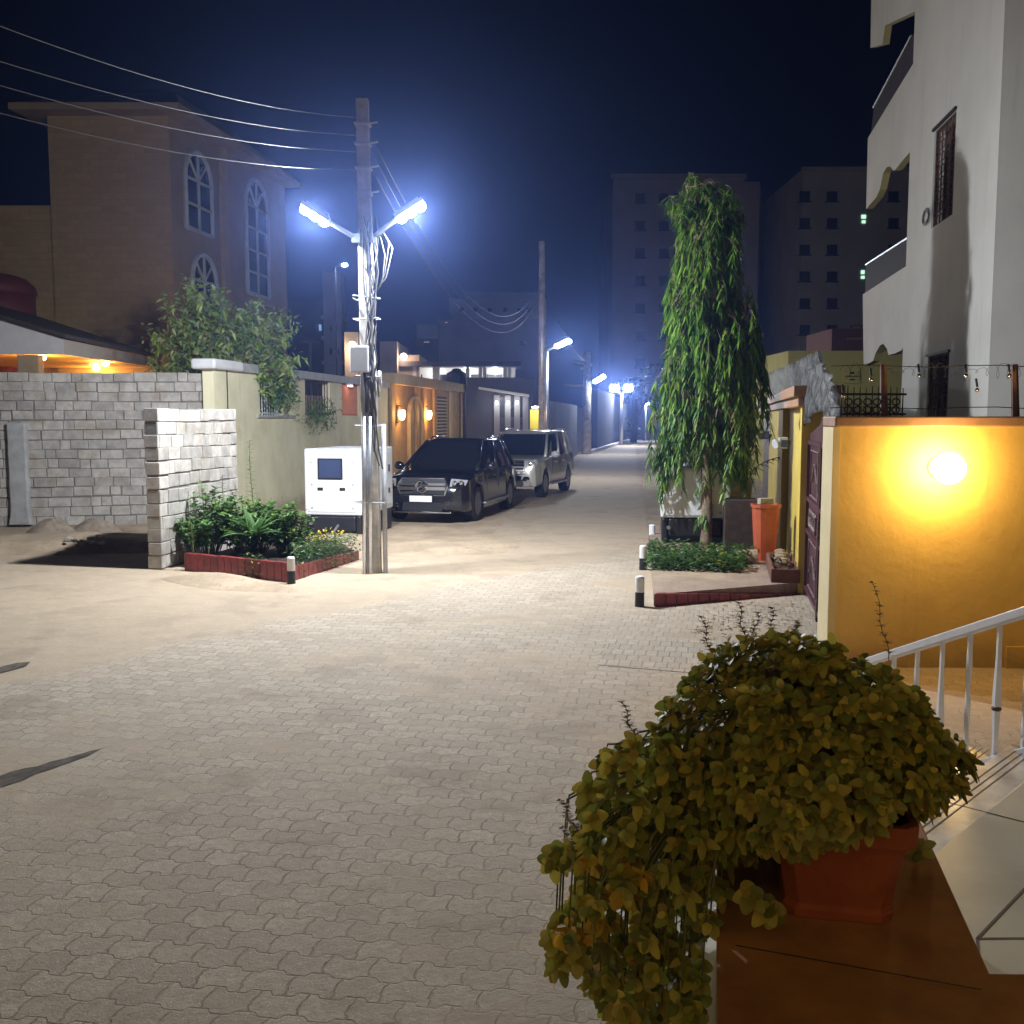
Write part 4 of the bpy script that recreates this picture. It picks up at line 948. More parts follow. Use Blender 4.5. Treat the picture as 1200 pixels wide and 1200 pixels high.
# ------------------------------------------------------------------ driveway, raised bed with tiles on the right
dv = [G(772, 713), G(938, 700), G(975, 752), (xL, YW-.02), (1.9, YW-.3), G(700, 780), G(728, 725)]
sheet('driveway', [(p[0], p[1]) for p in dv], .008, M_drive)
r0, r1 = G(767, 712), G(938, 697)
bed_z = .15
bk = [G(767, 712), G(938, 697), G(905, 650), G(868, 622), G(775, 622), G(762, 650)]
mb = MB(); mb.prism([Vector((p.x, p.y+(.06 if i < 2 else 0), -.05)) for i, p in enumerate(bk)], (0, 0, bed_z+.05)); tag(mb.build('raised_pavement', M_bedpave), kind='structure')
tl = thing('tiled_kerb', 'long low kerb faced with red tiles tapering to the gate', 'kerb', r0)
b = MB(); nt_ = 14; g_ = MB()
for k in range(nt_):
    p, q = r0.lerp(r1, k/nt_+.003), r0.lerp(r1, (k+1)/nt_-.003); h0, h1 = .165*(1-.93*k/nt_), .165*(1-.93*(k+1)/nt_)
    b.prism([p+Vector((0, 0, .002)), q+Vector((0, 0, .002)), q+Vector((0, 0, h1)), p+Vector((0, 0, h0))], (0.03, .10, 0))
b.build('tiles', M_redtile, tl, bevel=.003, seg=1)
g_.prism([r0+Vector((.02, .03, 0)), r1+Vector((0, .03, 0)), r1+Vector((0, .03, .008)), r0+Vector((.02, .03, .155))], (.03, .06, 0)); g_.build('grout', M_grout, tl)

def bollard(px, py, lab, proto=None):
    p = G(px, py)
    if proto is not None: return dup(proto, (p.x, p.y, 0), U(0, 3), lab)
    t = thing('bollard', lab, 'bollard', (p.x, p.y, 0), 0, 'black and white bollards')
    b = MB(); b.lathe((0, 0, 0), [(.058, 0), (.056, .18)], 16); b.build('black_base', M_black, t, smooth=False, local=True)
    b = MB(); b.lathe((0, 0, .18), [(.056, 0), (.055, .17), (.045, .19), (0, .19)], 16); b.build('white_top', M_whitecap, t, smooth=False, local=True)
    return t
bp = bollard(749.5, 711, 'black and white bollard at the corner of the red tiled kerb, nearest the camera')
bollard(753.5, 668, 'black and white bollard beside the creeping plants under the tree', bp)
bollard(764, 639, 'black and white bollard beside the white generator behind the tree', bp)
bollard(341.5, 684, 'black and white bollard at the corner of the red flower bed', bp)

# flower bed on the left
fa, fb, fc = G(216, 669), G(339, 683), G(421, 656)
fb_ = thing('flower_bed', 'raised flower bed edged with upright red tiles at the foot of the block wall', 'flower bed', fb)
b, g_ = MB(), MB()
for p, q, n, h in ((fa, fb, 15, .27), (fb, fc, 16, .14)):
    dd = (q-p).normalized(); nn = Vector((-dd.y, dd.x, 0))
    for k in range(n):
        s_, e_ = p.lerp(q, k/n)+dd*.004, p.lerp(q, (k+1)/n)-dd*.004
        b.wall(s_, e_, .09, -.02, h+U(-.006, .006)+(.0 if q is fb else (.06*(1-k/n)))); 
    g_.wall(p+nn*.012+dd*.02, q+nn*.012-dd*.02, .07, 0, h-.012)
b.build('tiles', M_redtile, fb_, bevel=.003, seg=1); g_.build('grout', M_grout, fb_)
in1 = fa+D*3.0; b = MB(); b.prism([Vector((p.x, p.y, 0)) for p in (fa+Vector((.05, .12, 0)), fb+Vector((0, .14, 0)), fc+Vector((-.1, .05, 0)), fc+Vector((-.6, 1.4, 0)), in1)], (0, 0, .14)); b.build('soil', M_soil, fb_)

# ------------------------------------------------------------------ plants
def shrub(name, lab, c, h, rad, nst, nleaf, L, w, mat, spread=.5, cat='shrub', prof=(.15, 1, .75, .05), curve=.3):
    c = Vector(c); t = thing(name, lab, cat, c); st, lf = MB(), MB()
    for k in range(nst):
        az = U(0, 2*pi); rr = rad*sqrt(U(0, 1)); hh = h*U(.55, 1)*(1-.35*(rr/rad)); b0 = c+Vector((cos(az)*rr*.4, sin(az)*rr*.4, 0)); tip = c+Vector((cos(az)*rr, sin(az)*rr, hh))
        pts = [b0.lerp(tip, i/5)+Vector((cos(az), sin(az), 0))*(-curve*.3*rad*(i/5)*(1-i/5)) for i in range(6)]
        st.tube(pts, [.009*(1-.13*i) for i in range(6)], 4)
        for i in range(nleaf):
            q = U(.25, 1.0); x = q*5; j = min(int(x), 4); p = pts[j].lerp(pts[j+1], x-j); a2 = U(0, 2*pi)
            d = Vector((cos(a2), sin(a2), U(-.2, .9))); lf.leaf(p, d, Vector((U(-.5, .5), U(-.5, .5), 1)), L*U(.6, 1.25), w*U(.7, 1.2), prof=prof, droop=.25)
    st.build('stems', M_stem, t); lf.build('foliage', mat, t, smooth=True); return t
bedz = .14
def onbed(px, py): return G(px, py, bedz)
shrub('leafy_shrub', 'loose green shrub leaning on the pale block wall in the red flower bed', onbed(243, 650), 1.25, .55, 38, 34, .13, .06, L_shrub)
shrub('leafy_shrub', 'dense bushy green shrub in the middle of the red flower bed', onbed(292, 648), 1.15, .62, 56, 38, .13, .058, L_shrub)
shrub('leafy_shrub', 'green shrub growing in front of the nearer generator corner', onbed(338, 650), 1.0, .45, 38, 34, .12, .055, L_shrub)
def rosette(name, lab, c, n, L, w, mat, el=(.3, 1.3), cat='plant'):
    c = Vector(c); b = MB()
    for k in range(n):
        az = U(0, 2*pi); e = U(*el); b.leaf(c+Vector((U(-.04, .04), U(-.04, .04), 0)), Vector((cos(az)*cos(e), sin(az)*cos(e), sin(e))), Vector((-cos(az)*sin(e), -sin(az)*sin(e), cos(e))), L*U(.7, 1.1), w, fold=.35, droop=.3, prof=(.35, .8, 1, .85, .55, .04))
    return solo(b, name, mat, lab, cat, c, smooth=True)
rosette('strap_leaf_plant', 'bright broad leaved strap plant in the front of the flower bed', onbed(300, 655)+Vector((0, -.05, .35)), 30, .62, .085, L_agave)
def spike(c, h, n, L, lab, mat, name='spiky_stem'):
    c = Vector(c); t = thing(name, lab, 'plant', c); st, lf = MB(), MB(); top = c+Vector((U(-.06, .06), 0, h))
    pts = [c.lerp(top, i/6)+Vector((.02*sin(i), 0, 0)) for i in range(7)]; st.tube(pts, [.010-.001*i for i in range(7)], 5)
    for k in range(n):
        q = .35+.65*k/n; x = q*6; j = min(int(x), 5); p = pts[j].lerp(pts[j+1], x-j); a = k*2.4; lf.leaf(p, Vector((cos(a), sin(a), .35)), Vector((0, 0, 1)), L*(1.1-.6*q)*U(.8, 1.2), L*.3, prof=(.2, 1, .05))
    st.build('stem', M_stem, t); lf.build('foliage', mat, t, smooth=True); return t
spike(onbed(293, 640)+Vector((0, .25, 0)), 1.75, 40, .16, 'tall thin leafy spike rising above the flower bed shrubs', L_shrub)
spike(onbed(262, 645)+Vector((0, .2, 0)), 1.2, 30, .14, 'shorter leafy spike near the block wall in the flower bed', L_shrub)
spike(onbed(222, 660)+Vector((.0, .15, 0)), 1.05, 18, .10, 'withered dark stem against the end of the pale block wall', L_ground, 'withered_stem')
def creeper(name, lab, poly_fn, n, z, hh, L, w, mat, loc, cat='ground cover'):
    b = MB()
    for k in range(n):
        x, y = poly_fn(); p = Vector((x, y, z+U(0, 1)**1.6*hh)); a = U(0, 2*pi); b.leaf(p, Vector((cos(a), sin(a), U(-.3, .8))), Vector((U(-.6, .6), U(-.6, .6), 1)), L*U(.6, 1.3), w*U(.7, 1.2), prof=(.2, 1, .6, .05))
    return solo(b, name, mat, lab, cat, loc, kind='stuff', smooth=True)
def tri_fn(P, Q, R):
    def f():
        a, b_ = sqrt(U(0, 1)), U(0, 1); v = P*(1-a)+Q*(a*(1-b_))+R*(a*b_); return v.x, v.y
    return f
creeper('ground_cover', 'dark green creeping plants with yellow tips at the corner of the red flower bed', tri_fn(fb+Vector((-.02, .0, 0)), fc+Vector((.06, -.08, 0)), fc+Vector((-1.0, .6, 0))), 2300, .06, .40, .075, .03, L_ground, fb+Vector((.1, .4, .1)))
creeper('ground_cover', 'green trailing plant hanging over the red tiles of the flower bed', lambda: (lambda t: ((fa.lerp(fb, t)).x+U(-.02, .12), (fa.lerp(fb, t)).y-.05+U(-.03, .2)))(U(.56, .72)), 260, .02, .33, .06, .025, L_ground, fa.lerp(fb, .6))
b = MB()
for k in range(60):
    p = fc+Vector((-.55+U(-.3, .3), -.05+U(-.25, .3), .3+U(0, .16))); b.leaf(p, Vector((U(-1, 1), U(-1, 1), .6)), Vector((0, 0, 1)), .06, .04, prof=(.3, 1, .3))
solo(b, 'yellow_flowers', L_yel, 'yellow flowers at the generator end of the flower bed', 'flowers', fc+Vector((-.5, 0, .2)), kind='stuff')
cg = [G(758, 668, .15), G(868, 672, .15), G(885, 655, .15), G(760, 645, .15)]
def quad_fn():
    a, b_ = U(0, 1), U(0, 1); v = cg[0].lerp(cg[1], a).lerp(cg[3].lerp(cg[2], a), b_); return v.x, v.y
creeper('ground_cover', 'low dark green creeper spread around the weeping tree trunk', quad_fn, 2600, .15, .22, .085, .05, L_ground, cg[0])

# ficus behind the block wall
fx = Vector((PY(262, 430, 24.2).x, 24.2, 0))
tr = thing('bushy_tree', 'bushy pale-leaved tree behind the block wall in front of the tan house', 'tree', fx)
tk, lf = MB(), MB()
tk.tube([fx, fx+Vector((.05, 0, 1.5)), fx+Vector((0, 0, 3))], [.14, .12, .10], 8)
for k in range(150):
    px, py = 0, 0
    while True:
        px, py = U(176, 348), U(322, 446); 
        top = 372-50*math.exp(-((px-220)/26)**2)-38*math.exp(-((px-268)/30)**2)-18*math.exp(-((px-318)/20)**2)
        if py > top+8: break
    tip = PY(px, py, 24.2+U(-.9, 1.1)); b0 = fx+Vector((0, 0, U(1.8, 3.0))); m = b0.lerp(tip, .55)+Vector((U(-.2, .2), U(-.2, .2), U(0, .3)))
    tk.tube([b0, m, tip], [.03, .018, .006], 4)
    for i in range(66):
        s = U(.55, 1.08); p = (b0.lerp(m, s/.55) if s < .55 else m.lerp(tip, (s-.55)/.45))+Vector((U(-.16, .16), U(-.16, .16), U(-.16, .18)))
        lf.leaf(p, Vector((U(-1, 1), U(-1, 1), U(-.9, .7))), Vector((U(-1, 1), U(-1, 1), 1)), U(.11, .20), U(.05, .08), prof=(.15, 1, .7, .05), droop=.2)
tk.build('trunk', M_bark, tr, smooth=True); lf.build('crown', L_ficus, tr, smooth=True)
# climbers on the cream wall
def climber(lab, pxs, pys, n, u_out=(.02, .35), L=.11, mat=L_shrub):
    b, st = MB(), MB(); base = PL((pxs[0]+pxs[1])/2, pys[1], CW, D)
    for k in range(n):
        px, py = random.triangular(*pxs), random.triangular(*pys); p = PL(px, py, CW, D)+N*U(*u_out)
        b.leaf(p, Vector((U(-1, 1), U(-1, 1), U(-1, .4))), Vector((U(-1, 1), U(-1, 1), .6)), L*U(.7, 1.3), L*.42, prof=(.15, 1, .7, .05))
    for k in range(9):
        p = PL(U(*pxs), pys[0]+4, CW, D)+N*.1; q = PL(U(*pxs), U(pys[0]+20, pys[1]), CW, D)+N*.18; st.tube([p, p.lerp(q, .5)+N*.1, q], .006, 4)
    t = thing('climbing_plant', lab, 'climbing plant', base); st.build('stems', M_stem, t); b.build('foliage', mat, t, smooth=True)
climber('leafy climber filling the first grilled opening of the cream wall', (300, 341), (432, 486), 620)
climber('drooping climber hanging under the second opening of the cream wall', (345, 388), (462, 508), 300)
b = MB(); q = PL(363, 404, (0, 32), (1, 0))
for k in range(14):
    a = k*2*pi/14; b.leaf(q, Vector((cos(a), sin(a)*.4, .7)), Vector((0, 0, 1)), .42, .08, droop=.5)
b.tube([(q.x, 32, 0), q], .05, 6); solo(b, 'small_palm', L_far, 'small dim palm top behind the coping of the cream wall', 'palm', (q.x, 32, 0), smooth=True)

# weeping tree
wt0 = G(826, 642, .15); wt0 = Vector((wt0.x, wt0.y, .1))
wt = thing('weeping_tree', 'tall narrow weeping tree with long drooping leaves beside the road', 'tree', wt0)
tk, lf = MB(), MB()
def wx(px, py): p = PL(px, py, wt0, (1, 0)); return p
ztop_ = wx(808, 214).z
tip = wx(806, 222)
def trunk(z): t = z/ztop_; return wt0+Vector(((tip.x-wt0.x)*t*t+.04*sin(z*1.7), .05*sin(z*1.1), z-.1))
tk.tube([trunk(ztop_*i/16) for i in range(17)], [.10-.0052*i for i in range(17)], 9)
tk.tube([trunk(4.2), wx(845, 275)+Vector((0, .1, 0)), wx(859, 240)], [.045, .03, .012], 6)
prof_l = [(212, 799, 812), (235, 788, 866), (262, 781, 868), (300, 780, 880), (350, 775, 889), (400, 772, 893), (440, 768, 897), (480, 760, 893), (520, 757, 889), (550, 759, 884), (575, 766, 878), (592, 775, 868)]
def bounds(py):
    for (y0, a0, b0), (y1, a1, b1) in zip(prof_l, prof_l[1:]):
        if y0 <= py <= y1: f = (py-y0)/(y1-y0); return a0+(a1-a0)*f, b0+(b1-b0)*f
    return prof_l[-1][1:]
def bottom(px): return 560+14*sin(px*.21)+10*sin(px*.53+1)+(14 if px < 800 else 0)
clumps = []
for k in range(64):
    cy = U(226, 535); a, b_ = bounds(cy); clumps.append((cy, U(0, 2*pi), U(.72, 1.04), U(.6, 1.25)))
nb = 0
while nb < 470:
    cl = random.choice(clumps) if U(0, 1) < .72 else (U(216, 545), U(0, 2*pi), U(.4, .95), 1)
    py = min(max(cl[0]+random.gauss(0, 11), 213), 548)
    a, b_ = bounds(py); cx_, hw = (a+b_)/2, (b_-a)/2; th = cl[1]+random.gauss(0, .42); rr = cl[2]*U(.55, 1.0)**.5
    px = cx_+hw*rr*cos(th); rw = hw*wt0.y/F
    p = wx(px, py)+Vector((0, rw*.9*rr*sin(th), 0))
    zc_ = min(p.z+U(.15, .5), ztop_-.1); o = trunk(max(zc_, 1.2)); top = p+Vector((0, 0, .06))
    tk.tube([o, o.lerp(top, .6)+Vector((0, 0, .18)), top], [.016, .009, .004] if py > 300 else [.006, .004, .003], 4)
    for i in range(14 if py < 300 else 5):
        az = U(0, 2*pi); lf.leaf(o.lerp(top, U(.3, 1))+Vector((0, 0, .1)), Vector((cos(az)*.7, sin(az)*.7, U(-1, .2))), Vector((cos(az)*.4, sin(az)*.4, 1)), U(.13, .22), U(.026, .04), fold=.3, droop=.4, prof=(.2, 1, .9, .6, .04))
    hang = min(U(.45, 1.15)*cl[3], max(.12, p.z-wx(px, bottom(px)).z)); n_ = int(16+26*hang); sway = Vector((U(-.12, .12), U(-.12, .12), 0))
    if px < 778 and U(0, 1) < .35: nb += 1; continue
    pts = [top+sway*(i/5)**1.5+Vector((0, 0, -hang*i/5)) for i in range(6)]; tk.tube(pts, .004, 3)
    for i in range(n_):
        s = U(0, 1.0)*5; j = min(int(s), 4); q = pts[j].lerp(pts[j+1], s-j); az = U(0, 2*pi); dd = Vector((cos(az)*.62, sin(az)*.62, -1))
        if py < 255 and U(0, 1) < .4: dd = Vector((cos(az), sin(az), U(-.3, .5)))
        lf.leaf(q, dd, Vector((cos(az), sin(az), .55)), U(.13, .24), U(.022, .036), fold=.3, droop=.12, prof=(.2, 1, .9, .6, .04))
    nb += 1
for k in range(75):     # fresh upright growth that rounds off the top
    px, py = (random.gauss(808, 9), 216+abs(random.gauss(0, 22))) if k % 3 else (random.gauss(856, 8), 240+abs(random.gauss(0, 14)))
    e = wx(px, py)+Vector((0, U(-.25, .25), 0)); o = e+Vector((U(-.1, .1), U(-.1, .1), -.3)); tk.tube([o, e], .004, 3)
    for i in range(12):
        az = U(0, 2*pi); lf.leaf(o.lerp(e, U(.2, 1)), Vector((cos(az), sin(az), U(-.9, .35))), Vector((cos(az)*.3, sin(az)*.3, 1)), U(.12, .22), U(.026, .042), fold=.3, droop=.45, prof=(.2, 1, .9, .6, .04))
for k in range(26):     # twigs with leaves low on the trunk
    z = U(.55, 1.5); o = trunk(z); az = U(0, 2*pi); e = o+Vector((cos(az)*.12, sin(az)*.12, -.1)); tk.tube([o, e], .004, 3)
    for i in range(9): lf.leaf(e+Vector((U(-.05, .05), U(-.05, .05), U(-.05, .1))), Vector((cos(az)*.5+U(-.3, .3), sin(az)*.5+U(-.3, .3), -1)), Vector((cos(az), sin(az), .5)), U(.1, .18), .03, prof=(.2, 1, .6, .04)) if cos(az) < .2 else None
tk.build('trunk', M_bark, wt, smooth=True); lf.build('crown', L_weep, wt, smooth=True)

# ------------------------------------------------------------------ generators
def generator(lab, loc, rz, wd, ln, ht, base_h, panel=True):
    t = thing('generator', lab, 'generator', loc, rz)
    b = MB(); b.box((0, ln/2, base_h+(ht-base_h)/2), (wd, ln, ht-base_h)); b.build('canopy', M_white, t, bevel=.035, local=True, seg=3)
    b = MB()
    for sx in (-1, 1): b.prism([(sx*(wd/2-.02), .02, .02), (sx*(wd/2-.02), ln-.02, .02), (sx*(wd/2-.02), ln-.02, base_h), (sx*(wd/2-.02), .02, base_h)], (-sx*.1, 0, 0))
    b.box((0, ln/2, base_h*.6), (wd-.24, ln-.1, base_h*.72)); b.box((0, .06, base_h*.62), (wd-.26, .08, base_h*.7)); b.build('base_tank', M_black, t, bevel=.03, local=True)
    zc_ = base_h+(ht-base_h)*.70
    fr = MB(); fr.box((-.02, -.004, base_h+(ht-base_h)*.5), (wd*.86, .012, (ht-base_h)*.90)); d = fr.build('door', M_white, t, bevel=.006, local=True)
    if panel:
        b = MB(); b.box((-.04, -.016, zc_), (wd*.44, .02, .40)); wdo = b.build('control_window', M_black, t, bevel=.01, local=True)
        b = MB(); b.box((-.04, -.028, zc_), (wd*.38, .008, .34)); b.build('glass', M_navyglass, wdo, local=True)
        for sx in (-.24, .20):
            b = MB(); b.box((sx, -.018, base_h+(ht-base_h)*.40), (.11, .02, .05)); b.build('latch', M_black, t, bevel=.006, local=True)
    b = MB()
    for sx in (-1, 1):
        for zz in (.12, .47, .80): b.lathe((sx*wd*.36, -.008, base_h+(ht-base_h)*zz), [(.022, 0), (.02, .014), (0, .016)], 10, 0, (0, -1, 0))
    b.build('bolt_heads', M_greymetal, t, local=True)
    for k in range(3):
        b = MB(); b.box((wd/2+.004, ln*(.2+.3*k), base_h+(ht-base_h)*.5), (.012, ln*.26, (ht-base_h)*.86)); b.build('side_door', M_white, t, bevel=.006, local=True)
        b = MB(); b.box((wd/2+.02, ln*(.12+.36*k), base_h+(ht-base_h)*.66), (.02, .05, .14)); b.box((wd/2+.02, ln*(.12+.36*k), base_h+(ht-base_h)*.3), (.02, .05, .1)); b.build('hinge', M_black, t, local=True)
    b = MB(); b.lathe((-wd*.38, -.02, base_h*.62), [(.035, 0), (.03, .03), (0, .03)], 12, 0, (0, -1, 0)); b.build('filler_cap', M_steel, t, local=True)
    return t
ga = G(358, 629); gb = G(424, 631); gw = (gb-ga).length; gang = atan2(gb.y-ga.y, gb.x-ga.x)
gmid = (ga+gb)/2; gr = gang-.06
gh = PL(390, 526, gmid, (1, 0)).z
generator('white canopy generator with a dark control window beside the concrete pole', (gmid.x, gmid.y, 0), -math.atan(.2), gw*.99, 1.9, gh, .42)
b = MB(); cst = gmid+Vector((.12, -.1, .25)); b.tube([cst, cst+Vector((-.1, -.12, -.15)), cst+Vector((-.35, -.2, -.22)), cst+Vector((-.65, -.1, -.23))], .028, 8)
solo(b, 'cable', M_cable, 'thick pale cable trailing from the base of the generator beside the pole', 'cable', (cst.x, cst.y, 0), smooth=True)
g2 = G(814, 637, .2)
generator('white canopy generator half hidden behind the weeping tree', (g2.x, g2.y, .2), -math.atan(.14), 1.12, 1.9, PL(815, 548, g2, (1, 0)).z-.2, .42, False)
b = MB(); b.box((g2.x+.12, g2.y+.95, .08), (1.45, 2.2, .24), -math.atan(.14)); solo(b, 'generator_plinth', M_bedpave, 'low reddish plinth under the generator behind the tree', 'plinth', (g2.x, g2.y, 0), bevel=.01)

# ------------------------------------------------------------------ things by the pier wall
q = G(896, 656, .15); q.z = .15
ob = thing('orange_bin', 'tall tapered orange plastic bin standing by the yellow pier wall', 'bin', q)
def sqloop(c, h, z, r=.25):
    out = []
    for k in range(16): a = 2*pi*(k+.5)/16; m_ = max(abs(cos(a)), abs(sin(a))); e = (1/m_)*(1-r)+r*1.12; out.append(Vector((c.x+h*e*cos(a), c.y+h*e*sin(a), z)))
    return out
b = MB(); lv = [(.135, .15), (.14, .2), (.182, .93), (.20, .935), (.202, .985), (.182, .985), (.17, .9), (.17, .88)]
vs = [v for h, z in lv for v in sqloop(q, h, z)]
b.add(vs, [(i*16+k, i*16+(k+1) % 16, (i+1)*16+(k+1) % 16, (i+1)*16+k) for i in range(len(lv)-1) for k in range(16)]+[tuple(range(16))[::-1]]); b.build('bin_body', M_orange, ob, smooth=False)
b = MB(); b.prism(sqloop(q, .172, .90), (0, 0, .03)); b.build('contents', M_soil, ob)
b = MB(); b.box((q.x-.02, q.y-.05, 1.03), (.22, .1, .09), .3); solo(b, 'brick', M_block, 'greyish brick lying on the rim of the orange bin', 'brick', (q.x, q.y, .99), bevel=.01)
q2 = G(866, 652, .15)+Vector((.12, .5, 0)); b = MB(); b.box((q2.x, q2.y, .15+.42), (.5, .5, .84), -A)
solo(b, 'wooden_crate', M_darkcrate, 'dark brown box between the white generator and orange bin', 'crate', (q2.x, q2.y, .15), bevel=.01)
q3 = G(880, 640, .15)+Vector((.0, 1.0, 0)); t = thing('potted_palm', 'variegated palm rising from a pot behind the orange bin', 'plant', q3)
b = MB(); b.lathe(q3, [(.16, 0), (.24, .95), (.27, 1.0), (.2, 1.0)], 14); b.build('pot', M_conc, t)
st, lf = MB(), MB()
for k in range(11):
    az = k*2*pi/11+U(-.2, .2); el = U(.7, 1.4); L = U(.8, 1.3); base = q3+Vector((0, 0, .98)); pts = [base+Vector((cos(az)*cos(el), sin(az)*cos(el), sin(el)))*(L*i/8)+Vector((0, 0, -.35*L*(i/8)**2)) for i in range(9)]
    st.tube(pts, .007, 4)
    for i in range(1, 9):
        for s in (-1, 1):
            side = Vector((-sin(az), cos(az), 0))*s; lf.leaf(pts[i], side+Vector((cos(az)*.5, sin(az)*.5, -.2)), Vector((0, 0, 1)), .26*(1.2-i/12), .04, prof=(.3, 1, .6, .05))
st.build('stems', M_stem, t); lf.build('fronds', L_palm, t, smooth=True)
ql = G(880, 660, .15); b = MB(); b.tube([ql+Vector((-.22, .02, .09)), ql+Vector((.08, -.05, .1))], [.10, .115], 14)
t = solo(b, 'cut_log', M_log, 'short cut log lying at the foot of the orange bin', 'log', ql); 
qt = G(918, 677, .15); t = thing('trough', 'narrow reddish planter trough of dry debris along the pier wall', 'planter', qt)
gaz = -math.atan(.21); b = MB()
for sx, sy, ox, oy in ((.04, 1.5, -.16, .35), (.04, 1.5, .16, .35), (.36, .04, 0, -.42), (.36, .04, 0, 1.12)):
    v = Matrix.Rotation(gaz, 3, 'Z')@Vector((ox, oy, 0)); b.box(qt+v+Vector((0, 0, .09)), (sx, sy, .18), gaz)
b.build('planter_box', M_darkclay, t, bevel=.01)
b = MB()
for k in range(110):
    v = Matrix.Rotation(gaz, 3, 'Z')@Vector((U(-.13, .13), U(-.38, 1.05), 0)); b.leaf(qt+v+Vector((0, 0, U(.05, .24))), Vector((U(-1, 1), U(-1, 1), U(-.2, .6))), Vector((0, 0, 1)), U(.08, .2), U(.02, .05), prof=(.3, 1, .2))
v = Matrix.Rotation(gaz, 3, 'Z')@Vector((0, .35, 0)); b.box(qt+v+Vector((0, 0, .05)), (.28, 1.4, .08), gaz); b.build('debris', M_brownpier, t)
for k in range(4):
    v = Matrix.Rotation(gaz, 3, 'Z')@Vector((U(-.06, .06), .1+.3*k, 0)); b = MB(); b.ball(qt+v+Vector((0, 0, .2)), .09, 9, 0, (1, 1.2, .7)); 
    solo(b, 'stone', M_log, ('flat stone at the near end of the debris trough', 'round stone second along the debris trough', 'dull stone third along the debris trough', 'stone at the orange bin end of the debris trough')[k], 'stone', qt+v+Vector((0, 0, .13)))
# fallen leaves on the drive
b = MB()
for k in range(260):
    px, py = random.gauss(875, 45), random.gauss(738, 20)
    if not (812 < px < 965 and 704 < py < 772): continue
    p = G(px, py, .012); a = U(0, 2*pi); b.leaf(p, Vector((cos(a), sin(a), .1)), Vector((U(-.3, .3), 0, 1)), U(.035, .08), U(.02, .035), prof=(.2, 1, .1))
solo(b, 'fallen_leaves', M_litter, 'dry brown fallen leaves scattered over the driveway pavers', 'fallen leaves', G(875, 738, .012), kind='stuff')

# ------------------------------------------------------------------ sand, dirt and the dark streak on the left
def mound(name, c, rx, ry, h, mat, lab, cat, rz=0, kind=None, rough=.2, loc=None, n=40):
    c = Vector(c); b = MB(); vs = [c+Vector((0, 0, h))]; m = 12; ph = [U(0, 6) for _ in range(4)]
    for i in range(1, m+1):
        t = i/m
        for k in range(n):
            a = 2*pi*k/n; r = t*(1+rough*(.5*sin(2*a+ph[0])+.35*sin(3*a+ph[1])+.3*sin(5*a+ph[2]))); x, y = rx*r*cos(a), ry*r*sin(a); z = h*(1-t*t)**1.4*(1+.25*sin(3*a+ph[3])*t*U(.6, 1))*U(.93, 1.07)-.012*(i == m)
            vs.append(c+Vector((x*cos(rz)-y*sin(rz), x*sin(rz)+y*cos(rz), z)))
    fs = [(0, 1+k, 1+(k+1) % n) for k in range(n)]+[(1+(i-1)*n+k, 1+i*n+k, 1+i*n+(k+1) % n, 1+(i-1)*n+(k+1) % n) for i in range(1, m) for k in range(n)]
    b.add(vs, fs); return solo(b, name, mat, lab, cat, c, kind=kind, smooth=True)
mound('sand_mound', G(262, 683), 1.35, .5, .11, M_ground, None, None, -.55, 'structure')
mound('sand_mound', G(80, 640), 3.6, 1.2, .22, M_ground, None, None, 0, 'structure')
mound('sand_mound', G(395, 632), 1.0, .7, .1, M_ground, None, None, .4, 'structure')
mound('sand_mound', G(520, 640), 1.6, 1.4, .06, M_ground, None, None, .9, 'structure')
q = G(62, 633); mound('sand_sack', (q.x, q.y, .16), .52, .24, .24, M_sack, 'dusty slumped sack at the foot of the cement pilaster', 'sack', .05)
q = G(112, 632); mound('sand_sack', (q.x, q.y, .16), .48, .24, .22, M_sack, 'dusty slumped sack farther from the cement pilaster', 'sack', -.1)
b = MB()
for k in range(26):
    p = G(U(70, 128), U(636, 644), .1); b.ball(p+Vector((0, 0, U(.06, .12))), U(.03, .07), 6, 0, (1, 1, .6))
solo(b, 'rubble', M_block, 'small pale rubble strewn in front of the dusty sacks', 'rubble', G(95, 640), kind='stuff')
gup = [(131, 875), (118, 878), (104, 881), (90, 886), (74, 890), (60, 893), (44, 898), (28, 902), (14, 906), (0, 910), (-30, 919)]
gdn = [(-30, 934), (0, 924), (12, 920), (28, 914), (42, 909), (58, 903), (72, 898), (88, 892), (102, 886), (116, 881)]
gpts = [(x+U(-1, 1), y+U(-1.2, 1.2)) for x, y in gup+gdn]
sheet('dark_streak', [G(x, y)[:2] for x, y in gpts], .008, Mt('dark_streak_tone', (.085, .068, .05), .95, .4, 9, .4, dirt=(.22, .17, .12)))  # thin dark sheets laid flat on the ground, no recess
sheet('dark_streak', [G(x, y)[:2] for x, y in ((-10, 786), (0, 783), (20, 778), (36, 777), (30, 782), (0, 790), (-10, 793))], .012, bpy.data.materials['dark_streak_tone'])

